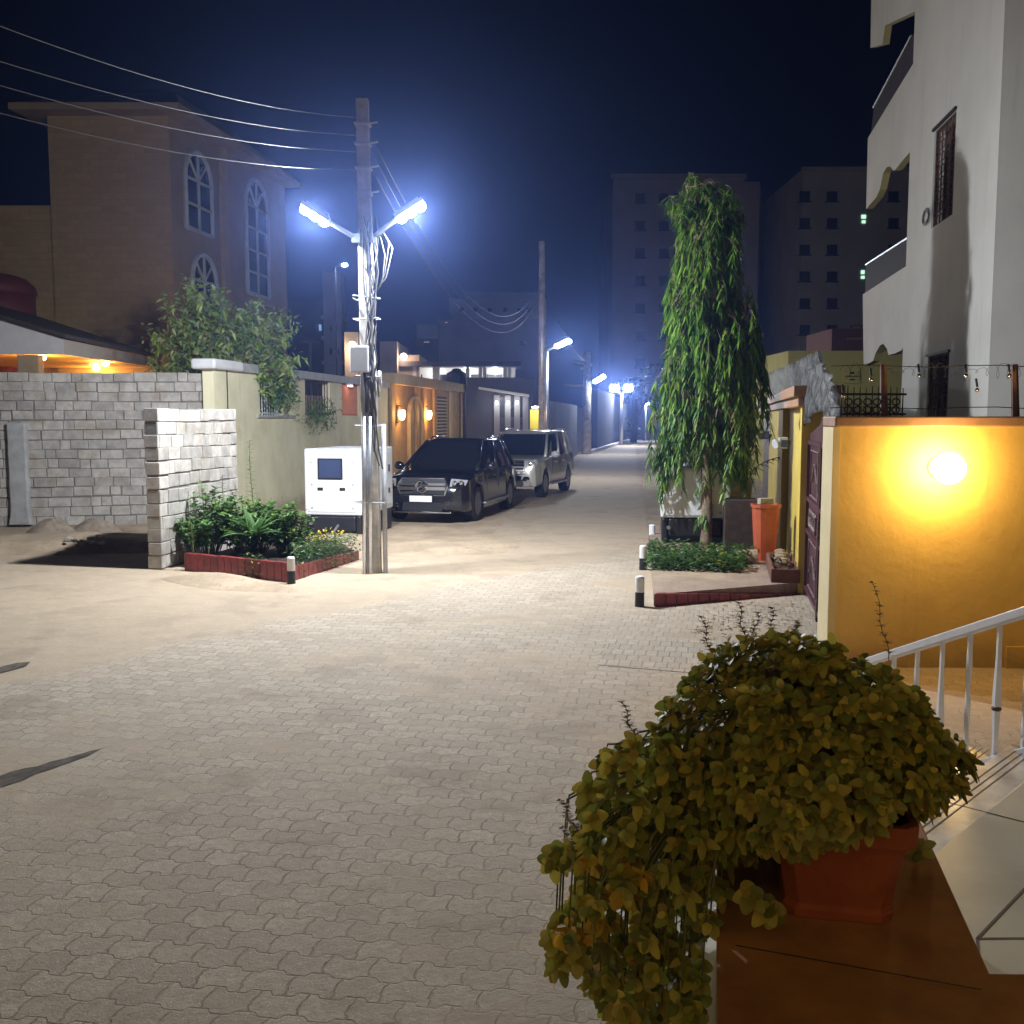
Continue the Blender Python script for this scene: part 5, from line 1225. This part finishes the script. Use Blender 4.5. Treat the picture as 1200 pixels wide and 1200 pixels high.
# ------------------------------------------------------------------ cars
def interp(tab, y):
    for (a, *va), (c, *vc) in zip(tab, tab[1:]):
        if a <= y <= c: f = (y-a)/(c-a) if c > a else 0; f = f*f*(3-2*f); return [p+(q-p)*f for p, q in zip(va, vc)]
    return list(tab[-1][1:]) if y > tab[-1][0] else list(tab[0][1:])
def car_model(name, lab, loc, rz, prm):
    t = thing(name, lab, 'car', loc, rz); L, Wd = prm['L']/2, prm['W']/2; yf, yr, R = prm['yf'], prm['yr'], prm['R']; paint = prm['paint']
    ys = sorted(set([-L+2*L*i/60 for i in range(61)]+[yw+s*(R+.06)*cos(pi*k/16) for yw in (yf, yr) for s in (1,) for k in range(17)]))
    nside = 12; vs = []
    for y in ys:
        w, zb, zs, zt = interp(prm['body'], y); arch = 0
        for yw in (yf, yr):
            dy = abs(y-yw)
            if dy < R+.06: arch = max(arch, prm['zw']+sqrt(max((R+.06)**2-dy*dy, 0)))
        zbs = max(zb, arch)
        flare = .02 if arch > zb+.05 else 0
        half = [(0, zb if not arch else max(zb, min(arch, zs-.1))), (w*.86, zb if not arch else max(zb, min(arch, zs-.1))), (w*.975+flare, zbs), (w+flare, zbs+.03), (w, zbs+(zs-zbs)*.35), (w*.985, zbs+(zs-zbs)*.7), (w*.975, zs-.03), (w*.95, zs+.005), (w*.88, zs+(zt-zs)*.55), (w*.62, zs+(zt-zs)*.9), (w*.3, zt), (0, zt+.005)]
        ring = [(x, z) for x, z in half]+[(-x, z) for x, z in half[-2:0:-1]]
        vs += [Vector((x, y, z)) for x, z in ring]
    m = 22; b = MB(); b.add(vs, [(i*m+k, (i+1)*m+k, (i+1)*m+(k+1) % m, i*m+(k+1) % m) for i in range(len(ys)-1) for k in range(m)]+[tuple(range(m)), tuple((len(ys)-1)*m+k for k in range(m))[::-1]])
    body = b.build('body', paint, t, smooth=True, local=True)
    es = body.modifiers.new('edge', 'EDGE_SPLIT'); es.split_angle = radians(42)
    # greenhouse
    gz = prm['glass']     # (z, y_back, y_front, half width)
    def ringg(z, y0, y1, w, n=32, e=5):
        out = []
        for k in range(n):
            a = 2*pi*k/n; cx_, sy_ = cos(a), sin(a); out.append(Vector((w*math.copysign(abs(cx_)**(2/e), cx_), (y0+y1)/2+(y1-y0)/2*math.copysign(abs(sy_)**(2/e), sy_), z)))
        return out
    b = MB(); vs = [v for g in gz for v in ringg(*g)]; b.add(vs, [(i*32+k, i*32+(k+1) % 32, (i+1)*32+(k+1) % 32, (i+1)*32+k) for i in range(len(gz)-1) for k in range(32)]); b.build('windows', M_glasscar, t, smooth=True, local=True)
    zr, y0, y1, w = gz[-1]
    b = MB(); rr = [(zr-.035, y0-.02, y1+.05, w+.022), (zr+.015, y0-.0, y1+.0, w), (zr+.05, y0+.12, y1-.12, w*.86), (zr+.065, y0+.4, y1-.4, w*.5)]
    vs = [v for g in rr for v in ringg(*g)]; b.add(vs, [(i*32+k, i*32+(k+1) % 32, (i+1)*32+(k+1) % 32, (i+1)*32+k) for i in range(3) for k in range(32)]+[tuple(3*32+k for k in range(32))]); b.build('roof', paint, t, smooth=True, local=True)
    zb_, yb0, yb1, wb = gz[0]
    for s in (-1, 1):
        for (fb_, ft) in prm['pillars']:
            p0 = Vector((s*(wb-.0), yb0+(yb1-yb0)*fb_, zb_)); p1 = Vector((s*(w+.0), y0+(y1-y0)*ft, zr))
            ins = .93 if fb_ > .9 or fb_ < .1 else 1.0
            p0.x *= ins; p1.x *= ins; b = MB(); b.tube([p0, p0.lerp(p1, .5)+Vector((s*.012, 0, .0)), p1], [.05, .045, .04], 6)
            b.build('pillar', paint, t, smooth=True, local=True)
        b = MB(); b.tube([Vector((s*(w-.02), y0+.3, zr+.03)), Vector((s*(w-.02), y0+.4, zr+.09)), Vector((s*(w-.02), y1-.55, zr+.09)), Vector((s*(w-.02), y1-.42, zr+.03))], .02, 6)
        b.build('roof_rail', M_chrome, t, smooth=True, local=True)
    # wheels
    for sx in (-1, 1):
        for yw in (yf, yr):
            c = Vector((sx*(Wd-.13), yw, prm['zw'])); b = MB(); r = R
            b.lathe(c, [(r*.60, -.115), (r*.94, -.12), (r, -.085), (r, .085), (r*.94, .12), (r*.60, .115)], 28, 0, (sx, 0, 0)); ty = b.build('wheel', M_rubber, t, smooth=False, local=True)
            b = MB(); b.lathe(c, [(0, .06), (r*.12, .075), (r*.14, .05)], 14, 0, (sx, 0, 0)); b.lathe(c, [(r*.66, .12), (r*.60, .122), (r*.58, .02)], 28, 0, (sx, 0, 0))
            for k in range(prm['spokes']):
                a = 2*pi*k/prm['spokes']; d = Vector((0, cos(a), sin(a))); b.tube([c+d*r*.08+Vector((sx*.07, 0, 0)), c+d*r*.61+Vector((sx*.105, 0, 0))], [.035, .022], 5)
            b.build('rim', prm['rim'], ty, local=True)
            b = MB(); b.lathe(c, [(r*.58, -.03), (0, -.03)], 20, 0, (sx, 0, 0)); b.build('brake_disc', M_black, ty, local=True)
    # mirrors
    for sx in (-1, 1):
        yb = gz[0][2]-prm['mirback']; b = MB(); b.ball((sx*(Wd+.1), yb, gz[0][0]+.09), .12, 12, 0, (1.05, .6, .8)); b.tube([(sx*(Wd-.1), yb, gz[0][0]), (sx*(Wd+.05), yb, gz[0][0]+.05)], .03, 6); b.build('mirror', prm['mir'], t, smooth=True, local=True)
    # side trim: steps, handles, belt line, door gaps
    for sx in (-1, 1):
        b = MB(); b.box((sx*(Wd-.01), (yf+yr)/2, .36), (.14, yf-yr-2*R-.1, .045)); b.build('side_step', prm['step'], t, bevel=.01, local=True)
    b = MB()
    for sx in (-1, 1):
        for y in (.15, -.75): b.box((sx*(Wd*.985+.012), y, gz[0][0]-.14), (.03, .2, .035))
    b.build('door_handle', prm['mir'], t, bevel=.008, local=True)
    b = MB()
    for sx in (-1, 1):
        for y in prm['gaps']: b.box((sx*(Wd*.992), y, .78), (.012, .012, .6))
    b.build('door_gaps', M_dark, t, local=True)
    # front end
    prm['front'](t)
    return t
def gle_front(t):
    yF = 2.42
    b = MB(); b.prism([(-.50, yF-.01, .62), (.50, yF-.01, .62), (.56, yF-.02, .80), (.48, yF-.09, .97), (-.48, yF-.09, .97), (-.56, yF-.02, .80)], (0, .06, 0)); g = b.build('grille', M_black, t, local=True, bevel=.01)
    b = MB()
    for s in (-1, 1):
        b.box((s*.30, yF+.055, .76), (.44, .03, .07)); b.box((s*.30, yF+.045, .85), (.42, .03, .05))
    b.tube([(-.50, yF+.05, .62), (.50, yF+.05, .62), (.56, yF+.03, .80), (.48, yF-.03, .97), (-.48, yF-.03, .97), (-.56, yF+.03, .80), (-.50, yF+.05, .62)], .018, 6); b.build('grille_bars', M_chrome, g, local=True)
    b = MB(); c = Vector((0, yF+.08, .80)); r = .125; b.tube([c+Vector((r*cos(2*pi*k/20), 0, r*sin(2*pi*k/20))) for k in range(21)], .015, 6)
    for a in (90, 210, 330): b.tube([c, c+Vector((r*cos(radians(a)), 0, r*sin(radians(a))))], [.024, .008], 5)
    b.build('emblem', M_chrome, g, local=True)
    for s in (-1, 1):
        b = MB(); b.prism([(s*.60, yF-.02, .80), (s*.90, yF-.22, .82), (s*.93, yF-.32, .93), (s*.62, yF-.10, .97)], (0, .05, 0)); h = b.build('headlight', M_lens, t, local=True, bevel=.012)
        b = MB(); b.lathe((s*.70, yF-.02, .88), [(.055, 0), (.05, .03), (0, .04)], 12, 0, (0, 1, 0)); b.lathe((s*.82, yF-.10, .88), [(.05, 0), (.045, .03), (0, .04)], 12, 0, (0, 1, 0)); b.build('projector', M_chrome, h, local=True)
        b = MB(); b.prism([(s*.52, yF-.0, .30), (s*.86, yF-.16, .30), (s*.88, yF-.17, .50), (s*.56, yF-.0, .46)], (0, .05, 0)); b.build('air_intake', M_dark, t, local=True)
        b = MB(); b.tube([(s*.53, yF+.05, .37), (s*.87, yF-.1, .40)], .012, 5); b.tube([(s*.55, yF+.05, .43), (s*.87, yF-.1, .46)], .012, 5); b.build('intake_trim', M_chrome, t, local=True)
    b = MB(); b.prism([(-.46, yF+.0, .28), (.46, yF, .28), (.42, yF, .46), (-.42, yF, .46)], (0, .05, 0)); b.build('lower_intake', M_dark, t, local=True)
    b = MB(); b.box((0, yF-.0, .25), (1.3, .16, .035)); b.build('splitter', M_chrome, t, bevel=.01, local=True)
    b = MB(); b.box((0.02, yF+.085, .54), (.50, .012, .13)); p = b.build('number_plate', M_plate, t, bevel=.004, local=True)
    b = MB(); b.box((0.02, yF+.072, .54), (.53, .02, .155)); b.build('plate_holder', M_black, t, local=True)
    b = MB()
    for s in (-1, 1): b.tube([(s*.1, .98, 1.17), (s*.62, 1.02, 1.175)], .012, 5)
    b.build('wiper', M_black, t, local=True)
def cruiser_front(t):
    yF = 2.455
    b = MB(); b.prism([(-.62, yF-.03, .82), (.62, yF-.03, .82), (.58, yF-.07, 1.10), (-.58, yF-.07, 1.10)], (0, .05, 0)); g = b.build('grille', M_black, t, local=True, bevel=.01)
    b = MB()
    for z in (.86, .95, 1.04): b.box((0, yF+.02-(z-.8)*.1, z), (1.16, .05, .045))
    b.build('grille_bars', M_chrome, g, local=True)
    b = MB(); c = Vector((0, yF+.05, .95)); 
    for rx, rz in ((.14, .095), (.05, .09), (.10, .045)): b.tube([c+Vector((rx*cos(2*pi*k/18), 0, rz*sin(2*pi*k/18)+(.03 if rx == .10 else 0))) for k in range(19)], .013, 5)
    b.build('emblem', M_chrome, g, local=True)
    for s in (-1, 1):
        b = MB(); b.prism([(s*.64, yF-.03, .90), (s*.93, yF-.20, .92), (s*.93, yF-.26, 1.08), (s*.62, yF-.07, 1.08)], (0, .05, 0)); h = b.build('headlight', M_lens, t, local=True, bevel=.012)
        b = MB(); b.lathe((s*.76, yF-.04, .99), [(.06, 0), (.05, .03), (0, .04)], 12, 0, (0, 1, 0)); b.build('projector', M_chrome, h, local=True)
        b = MB(); b.prism([(s*.55, yF+.03, .52), (s*.86, yF-.10, .54), (s*.86, yF-.10, .66), (s*.6, yF+.03, .64)], (0, .045, 0)); f = b.build('fog_light', M_black, t, local=True)
        b = MB(); b.lathe((s*.72, yF+.02, .595), [(.05, 0), (.04, .03), (0, .03)], 12, 0, (0, 1, 0)); b.build('fog_lens', M_chrome, f, local=True)
    b = MB(); b.prism([(-.5, yF+.02, .52), (.5, yF+.02, .52), (.54, yF+.02, .66), (-.54, yF+.02, .66)], (0, .05, 0)); b.build('lower_intake', M_dark, t, local=True)
    b = MB(); b.prism([(-.90, yF-.16, .70), (-.55, yF+.03, .70), (.55, yF+.03, .70), (.90, yF-.16, .70), (.90, yF-.16, .79), (.55, yF+.03, .79), (-.55, yF+.03, .79), (-.90, yF-.16, .79)][:4]+[(.90, yF-.16, .79), (.55, yF+.03, .79), (-.55, yF+.03, .79), (-.90, yF-.16, .79)], (0, .045, 0)); b.build('bumper_strip', M_white, t, local=True)
    b = MB(); b.box((0, yF+.075, .735), (.5, .01, .1)); b.build('number_plate', M_plate, t, local=True)
    b = MB(); b.box((0, yF-.02, .42), (1.5, .12, .12)); b.build('bumper_guard', M_white, t, bevel=.03, local=True)
    b = MB(); b.box((0, .6, 1.2), (.7, .5, .02)); 
fw = G(554.5, 610); rw = G(590, 597); hd = (fw-rw); hd.z = 0; hdir = hd.normalized()
right = Vector((-hdir.y, hdir.x, 0))   # towards the road
side = Vector((hdir.y, -hdir.x, 0))
gle = dict(L=4.92, W=1.96, yf=1.52, yr=-1.47, R=.385, zw=.385, paint=M_carpaint, spokes=10, rim=M_rim, mir=M_carpaint, step=M_steel, mirback=.42, gaps=(.72, -.28, -1.2), front=gle_front, pp=True,
    body=[(-2.46, .80, .40, .95, 1.02), (-2.25, .93, .30, 1.05, 1.14), (-1.6, .98, .26, 1.08, 1.17), (0, .98, .24, 1.08, 1.17), (.9, .98, .24, 1.08, 1.19), (1.6, .975, .26, 1.02, 1.13), (2.1, .95, .26, .94, 1.03), (2.36, .88, .27, .80, .92), (2.46, .70, .32, .66, .76)],
    glass=[(1.08, -2.32, 1.32, .93), (1.22, -2.26, 1.12, .90), (1.52, -2.02, .58, .81), (1.715, -1.72, .14, .71)],
    pillars=((.975, .965), (.58, .60), (.26, .22), (.02, .02)))
# place the car so that its right-hand wheels stand where the photo shows them
def place(front_px, rear_px, prm, mk, sidew):
    a, c = G(*front_px), G(*rear_px); d = a-c; d.z = 0; d.normalize(); out = Vector((d.y, -d.x, 0))    # d = forward; out = the car's right-hand side when seen along d
    if out.x > 0: out = -out
    ctr = a-d*prm['yf']+out*sidew
    rz = atan2(-d.x, d.y); return ctr, rz
ctr, rz = place((554.5, 610), (590.5, 597), gle, None, .86)
car_model('black_suv', 'black sport utility car parked nose-out beside the ochre facade', (ctr.x, ctr.y, 0), rz, gle)
lcr = dict(L=4.95, W=1.96, yf=1.50, yr=-1.35, R=.40, zw=.40, paint=M_silver, spokes=6, rim=M_rim, mir=M_white, step=M_steel, mirback=.42, gaps=(.72, -.25, -1.1), front=cruiser_front, pp=True,
    body=[(-2.46, .86, .55, 1.1, 1.16), (-2.3, .95, .45, 1.14, 1.20), (-1.6, .98, .40, 1.16, 1.22), (0, .98, .38, 1.14, 1.20), (.9, .98, .38, 1.13, 1.20), (1.6, .98, .40, 1.10, 1.17), (2.15, .965, .40, 1.06, 1.13), (2.38, .92, .36, .98, 1.08), (2.46, .78, .40, .80, .92)],
    glass=[(1.12, -2.36, 1.22, .93), (1.25, -2.33, 1.08, .91), (1.6, -2.22, .70, .83), (1.82, -2.10, .42, .76)],
    pillars=((.975, .965), (.60, .58), (.28, .26), (.02, .02)))
ctr, rz = place((635, 583), (659.5, 575.5), lcr, None, .86)
car_model('silver_suv', 'champagne silver off-road car with roof rails parked behind the black car', (ctr.x, ctr.y, 0), rz, lcr)

# ------------------------------------------------------------------ foreground: ledge, landing, steps, railing, planter
ZL, ZP = 1.05, .75
la, lb_ = G(840, 1200, ZL), G(840, 1062, ZL); ra, rb = G(1160, 1140, ZL), G(1085, 975, ZL)
dl = (lb_-la).normalized(); dr_ = (rb-ra).normalized()
nearL = la-dl*1.7; farL = la+dl*1.15; farR = ra+dr_*.98
ledge = thing('planter_ledge', 'low brown granite topped ledge carrying the clay planter', 'ledge', (la.x, la.y, 0))
b = MB(); top = [nearL, Vector((3.0, nearL.y, 0)), Vector((3.0, ra.y-.03, 0)), ra, farR, farL]
b.prism([Vector((p.x, p.y, ZL-.05)) for p in top], (0, 0, .05)); b.build('top_slab', M_brownstone, ledge, bevel=.006)
ins = [nearL+Vector((.05, 0, 0)), Vector((2.95, nearL.y+.02, 0)), Vector((2.95, ra.y-.07, 0)), ra+Vector((-.04, -.05, 0)), farR+Vector((-.05, -.05, 0)), farL+Vector((.04, -.05, 0))]
b = MB(); b.prism([Vector((p.x, p.y, -.05)) for p in ins], (0, 0, ZL)); b.build('plinth_body', M_tile, ledge)
b = MB()
for (p, q) in ((G(862, 1108, ZL+.001), G(1150, 1160, ZL+.001)),):
    d = (q-p).normalized(); n = Vector((-d.y, d.x, 0))*.0013; b.prism([p-n, q-n, q+n, p+n], (0, 0, .0012))
b.build('slab_joint', M_dark, ledge)
# landing with a slanted front edge
e0, e1 = G(1095, 1000, ZP), G(1200, 915, ZP); e = (e1-e0).normalized(); mm = Vector((-e.y, e.x, 0))
rl0, rl1 = PY(1005, 779, 6.45), PY(1200, 714, 4.9); rdir = Vector((rl1.x-rl0.x, rl1.y-rl0.y, 0)).normalized()
def hit(p, d, o, dd):   # where the ground line p+t*d meets the line o+s*dd
    den = d.x*dd.y-d.y*dd.x; t = ((o.x-p.x)*dd.y-(o.y-p.y)*dd.x)/den; return p+d*t
stp = thing('entrance_steps', 'cream tiled landing and marble steps going down between planter and white railing', 'steps', (e0.x, e0.y, 0))
p0 = Vector((e0.x, e0.y, 0))-e*.35
land = [Vector((ra.x-.1, ra.y-.2, 0)), Vector((4.0, ra.y-.2, 0)), Vector((4.0, 0, 0))+Vector((0, (p0+e*(4.0-p0.x)/e.x).y, 0)), p0]
b = MB(); b.prism([Vector((p.x, p.y, ZP-.04)) for p in land], (0, 0, .04)); b.build('landing', M_tile, stp, bevel=.005)
b = MB(); b.prism([Vector((p.x, p.y, -.05)) for p in [land[0], land[1], land[2]-mm*.03, land[3]-mm*.03]], (0, 0, ZP)); b.build('landing_base', M_tile, stp)
b = MB(); zq = ZP+.0006
def joint(p, q, w=.004):
    p, q = Vector((p.x, p.y, zq)), Vector((q.x, q.y, zq)); d = (q-p).normalized(); n = Vector((-d.y, d.x, 0))*w; b.prism([p-n, q-n, q+n, p+n], (0, 0, .001))
j0 = G(1145, 1100, ZP); joint(j0, j0+e*2.6); joint(j0, j0+Vector((2, .02, 0))); joint(Vector((ra.x+.02, ra.y+.02, 0)), j0)
j1 = j0+e*1.0; joint(j1-mm*.0, j1+mm*.65); joint(j0+e*.45-mm*.02, j0+e*.45-mm*.6)
b.build('tile_joints', M_tilegrout, stp)
for k in range(1, 5):
    zt_ = ZP-.15*k; w0 = .32*(k-1); s_ = p0+mm*w0+e*(-.05 if k > 1 else .0); f_ = p0+mm*(w0+.34)
    r0_, r1_ = hit(s_, e, rl0, rdir)+e*.1, hit(f_, e, rl0, rdir)+e*.1
    b = MB(); b.prism([Vector((p.x, p.y, zt_-.03)) for p in (s_+mm*.002, r0_+mm*.002, r1_, f_)], (0, 0, .03)); tr_ = b.build('tread', M_marble, stp, bevel=.004)
    b = MB(); b.prism([Vector((p.x, p.y, -.05)) for p in (s_+mm*.003, r0_+mm*.003, r1_-mm*.03, f_-mm*.03)], (0, 0, zt_+.02)); b.build('riser', M_tile, stp)
    b = MB()
    for j in range(3):
        o = f_-mm*(.05+.035*j); o2 = r1_-mm*(.05+.035*j); q = Vector((mm.x, mm.y, 0))*.0025
        b.prism([Vector((p.x, p.y, zt_)) for p in (o-q, o2-q, o2+q, o+q)], (0, 0, .002))
    b.build('grip_strip', M_marbledark, tr_)
# railing
rail = thing('stair_railing', 'white metal stair railing with twisted balusters', 'railing', (rl1.x, rl1.y, 0))
def rp(px, py): return PL(px, py, rl0, rdir)
def rbar(b, p, q, w, h):
    d = (q-p).normalized(); s_ = Vector((d.y, -d.x, 0)).normalized(); u = s_.cross(d)
    R = Matrix((d, s_, u)).transposed(); b.box((p+q)/2, ((q-p).length, w, h), M=R)
h0, h1 = rp(1004, 780), rp(1203, 717); hx = h1+(h1-h0)*.9
b0_, b1_ = rp(1060, 922), rp(1200, 883); 
bx0 = b0_-(b1_-b0_)*.4; bx1 = b1_+(b1_-b0_)*1.6
b = MB(); rbar(b, h0, hx, .06, .05); b.ball(h0, .035, 10); b.build('handrail', M_whiterail, rail, bevel=.008)
b = MB(); rbar(b, bx0, bx1, .04, .055); b.build('bottom_rail', M_whiterail, rail, bevel=.006)
fl = lambda p: Vector((p.x, p.y, 0))
Lr = (fl(hx)-fl(h0)).length
for i, px in enumerate((1020, 1047, 1074, 1103, 1135, 1169, 1203, 1240, 1280, 1322)):
    p = rp(px, 800); f = (fl(p)-fl(h0)).length/Lr; tp = h0.lerp(hx, f); g = (fl(p)-fl(bx0)).dot((fl(bx1)-fl(bx0)))/(fl(bx1)-fl(bx0)).length_squared; bt = bx0.lerp(bx1, g)
    b = MB(); n = 40; tw = i % 2 == 0; vs = []
    pl_ = i in (3, 5, 7, 9)
    for k in range(n+1):
        t_ = k/n; c = bt.lerp(tp, t_); a = (14*pi*(min(max(t_, .12), .88)-.12)/.76 if not pl_ else 0); w = .011
        if pl_: w = .010+.007*max(0, 1-abs(t_-.45)/.3)
        vs += [c+Vector((w*1.414*cos(a+pi/4+j*pi/2), w*1.414*sin(a+pi/4+j*pi/2), 0)) for j in range(4)]
    b.add(vs, [(k*4+j, k*4+(j+1) % 4, k*4+4+(j+1) % 4, k*4+4+j) for k in range(n) for j in range(4)]); bl = b.build('baluster', M_whiterail, rail)
    if pl_:
        b = MB(); b.ball(bt.lerp(tp, .38), .026, 12, 0, (1, 1, .6)); b.build('collar', M_rust, bl, smooth=True)
# planter pot
pc = G(1000, 1082, ZL); rpot = atan2(dl.y, dl.x)-pi/2
pot = thing('clay_planter', 'rectangular terracotta planter standing on the brown ledge', 'planter', (pc.x, pc.y+.17, ZL), rpot)
def rl(hx_, hy, z, c=.03): return [Vector((x, y, z)) for x, y in ((-hx_+c, -hy), (hx_-c, -hy), (hx_, -hy+c), (hx_, hy-c), (hx_-c, hy), (-hx_+c, hy), (-hx_, hy-c), (-hx_, -hy+c))]
lv = [(.125, .165, 0), (.13, .17, .028), (.122, .162, .034), (.15, .20, .205), (.168, .218, .207), (.17, .22, .262), (.15, .20, .262), (.145, .195, .2)]
b = MB(); b.add([v for l in lv for v in rl(*l)], [(i*8+k, i*8+(k+1) % 8, (i+1)*8+(k+1) % 8, (i+1)*8+k) for i in range(len(lv)-1) for k in range(8)]+[tuple(range(8))[::-1]]); b.build('pot_body', M_terra, pot, bevel=.004, local=True)
b = MB(); b.prism(rl(.146, .196, .2), (0, 0, .03)); b.build('soil', M_soil, pot, local=True)
# trailing herb
pcw = Vector((pc.x, pc.y+.17, ZL)); herb = thing('potted_herb', 'bushy trailing herb with soft leaves spilling out of the clay planter', 'plant', pcw+Vector((0, 0, .23)))
st, lf = MB(), MB(); yb = pcw.y
def whorl(p, ax, n, L, w, mi):
    ax = ax.normalized(); a0 = U(0, 6); o = ax.orthogonal().normalized(); o2 = ax.cross(o)
    for lay in range(2):
        for k in range(n if lay == 0 else max(2, n-3)):
            a = a0+lay*.7+2*pi*k/(n if lay == 0 else max(2, n-3)); r = o*cos(a)+o2*sin(a); up_ = .25 if lay == 0 else 1.0
            lf.leaf(p+ax*(.012*lay), r+ax*(up_+U(-.2, .2)), ax-r*.2, L*U(.75, 1.15)*(1 if lay == 0 else .7), w*U(.85, 1.15)*(1 if lay == 0 else .7), fold=.22, droop=U(.05, .3), prof=(.3, .85, 1, .95, .72, .25), mi=mi)
crown_c = Vector((PY(955, 870, yb).x, yb, PY(955, 870, yb).z))
def surf(px, py): return PY(px, py, yb)
org = pcw+Vector((0, 0, .22))
outline = [(760, 890), (775, 845), (812, 800), (835, 768), (880, 752), (945, 748), (1000, 768), (1050, 800), (1095, 845), (1140, 895), (1135, 915), (1100, 950), (1050, 968), (960, 985), (900, 1000), (840, 1010), (780, 960)]
def inside(px, py, poly):
    c = False; j = len(poly)-1
    for i in range(len(poly)):
        (xi, yi), (xj, yj) = poly[i], poly[j]
        if (yi > py) != (yj > py) and px < (xj-xi)*(py-yi)/(yj-yi)+xi: c = not c
        j = i
    return c
hcl = [(px_, py_, U(.3, .9), U(.8, 1.1)) for px_, py_ in ((850, 772), (880, 762), (905, 758), (930, 758), (955, 760), (980, 770), (1005, 780), (1040, 806), (1075, 836), (1105, 868), (1128, 892), (1118, 915), (1085, 940), (820, 800), (795, 832), (780, 868), (925, 790), (960, 800), (900, 800))]
while len(hcl) < 150:
    c_ = (U(760, 1138), U(752, 1000))
    if inside(c_[0], c_[1], outline): hcl.append(c_+(U(.55, 1.05), U(.8, 1.3)))
k = 0
while k < 1400:
    hc = random.choice(hcl); px, py = hc[0]+random.gauss(0, 13), hc[1]+random.gauss(0, 13)
    if not inside(px, py, outline): continue
    k += 1
    rx, rz2 = (px-950)/195, (py-880)/140; dep = sqrt(max(0, 1-min(1, rx*rx*.9+rz2*rz2*.8)))*.38
    y = yb-dep*hc[2]*U(.86, 1.04) if U(0, 1) < .7 else yb+dep*U(-.4, .8)
    sfac = (y)/yb; p = Vector((PY(px, py, y).x, y, PY(px, py, y).z))
    ax = (p-(org+Vector((0, 0, .08)))).normalized()+Vector((0, 0, .35)); st.tube([org+Vector((U(-.08, .08), U(-.1, .1), 0)), org.lerp(p, .6)+Vector((0, 0, .05)), p], [.004, .003, .002], 4)
    whorl(p, ax, random.choice((4, 5, 6)), U(.023, .042)*hc[3], U(.018, .029)*hc[3], 0)
casc = [(700, 892), (745, 868), (800, 850), (850, 900), (800, 960), (840, 1000), (848, 1060), (838, 1120), (838, 1200), (775, 1215), (720, 1205), (690, 1170), (650, 1130), (646, 1095), (668, 1060), (690, 1030), (650, 1010), (676, 975), (684, 930), (735, 905)]
k = 0
while k < 520:
    px, py = U(636, 850), U(850, 1215)
    if not inside(px, py, casc): continue
    k += 1
    y = yb-.02+U(-.22, .26)
    p = Vector((PY(px, py, y).x, y, PY(px, py, y).z))
    if p.z < ZL+.02 and p.x > la.x+.2*(p.y-la.y)-.03: continue
    a_ = org+Vector((-.16, 0, .02)); hi_ = Vector(((a_.x+p.x)/2-.02, (a_.y+p.y)/2, max(a_.z, p.z)+.08)); st.tube([a_, hi_, Vector((p.x+.01, p.y, (hi_.z+p.z)/2)), p], [.005, .004, .003, .002], 4) if k % 3 == 0 else None
    ax = Vector((-.5+U(-.4, .4), -.5+U(-.5, .3), U(-.2, .9)))
    yl = 1 if (px < 760 and py > 1000 and U(0, 1) < .34) else 0
    whorl(p, ax, random.choice((3, 4, 5)), U(.030, .050), U(.024, .036), yl)
for k in range(330):  # unseen leaves added behind the pot to shade the ledge
    p = Vector((U(.46, 1.12), yb+U(.12, .52), ZL+U(.02, .42))); whorl(p, Vector((U(-.4, .4), .8, U(0, .8))), 5, U(.04, .06), U(.03, .042), 0)
for (px, py, hh) in ((655, 1000, 0), (648, 1012, 0), (652, 1100, 0), (660, 1120, 0), (690, 925, 0), (905, 1070, 0), (880, 1050, 0), (925, 960, 0), (900, 1065, 0)):
    y = yb-.1 if px < 860 else yb-.28; whorl(PY(px, py, y), Vector((-.3, -.6, .4)), 5, .045, .033, 0)
st.build('stems', M_stem, herb, smooth=True); lf.build('foliage', [L_pot, L_yel], herb, smooth=True)
# flower stalks
for (px, py, px2, py2, dy) in ((1042, 775, 1024, 682, .2), (836, 775, 822, 722, .15), (872, 752, 866, 705, .2), (905, 750, 905, 712, .25), (745, 868, 729, 822, 0), (676, 975, 657, 938, 0), (672, 1010, 660, 970, 0), (932, 748, 935, 728, .2), (880, 755, 890, 718, .25)):
    a, c = PY(px, py, yb+dy), PY(px2, py2, yb+dy); b = MB(); n = 8; pts = [a.lerp(c, i/n)+Vector((.006*sin(i*1.3), .005*cos(i), 0)) for i in range(n+1)]; b.tube(pts, [.0013-.00007*i for i in range(n+1)], 4)
    for i in range(1, n+1):
        for s in range(6):
            an = s*pi/3+i; b.leaf(pts[i].lerp(pts[i-1], U(0, .6)), Vector((cos(an), sin(an), .4)), Vector((0, 0, 1)), .018*(1.25-.07*i), .009, prof=(.4, 1, .3))
    b.build('flower_stalk', M_drystem, herb, smooth=True)

# ------------------------------------------------------------------ wall of the steps' house, unseen behind the camera, added to bounce warm light
own = thing('yellow_house', 'unseen yellow house front added to bounce warm light on the entrance steps', 'house', (1, -1.3, 0))  # added bounce wall, not the yellow house under the arch
b = MB(); b.box((1.5, -.85, 2.6), (13, .5, 5.4)); b.build('wall_body', M_bouncewall, own)

# ------------------------------------------------------------------ dusty night air
b = MB(); b.box((0, 160, 30), (480, 420, 64)); hz = b.build('haze', []); hz['kind'] = 'stuff'
m = bpy.data.materials.new('dusty_air'); m.use_nodes = True; nt = m.node_tree; nt.nodes.remove(nt.nodes['Principled BSDF'])
v = nt.nodes.new('ShaderNodeVolumePrincipled'); v.inputs['Color'].default_value = (.25, .39, 1, 1); v.inputs['Density'].default_value = HAZE; v.inputs['Anisotropy'].default_value = .87
nt.links.new(v.outputs[0], nt.nodes['Material Output'].inputs['Volume']); hz.data.materials.append(m)
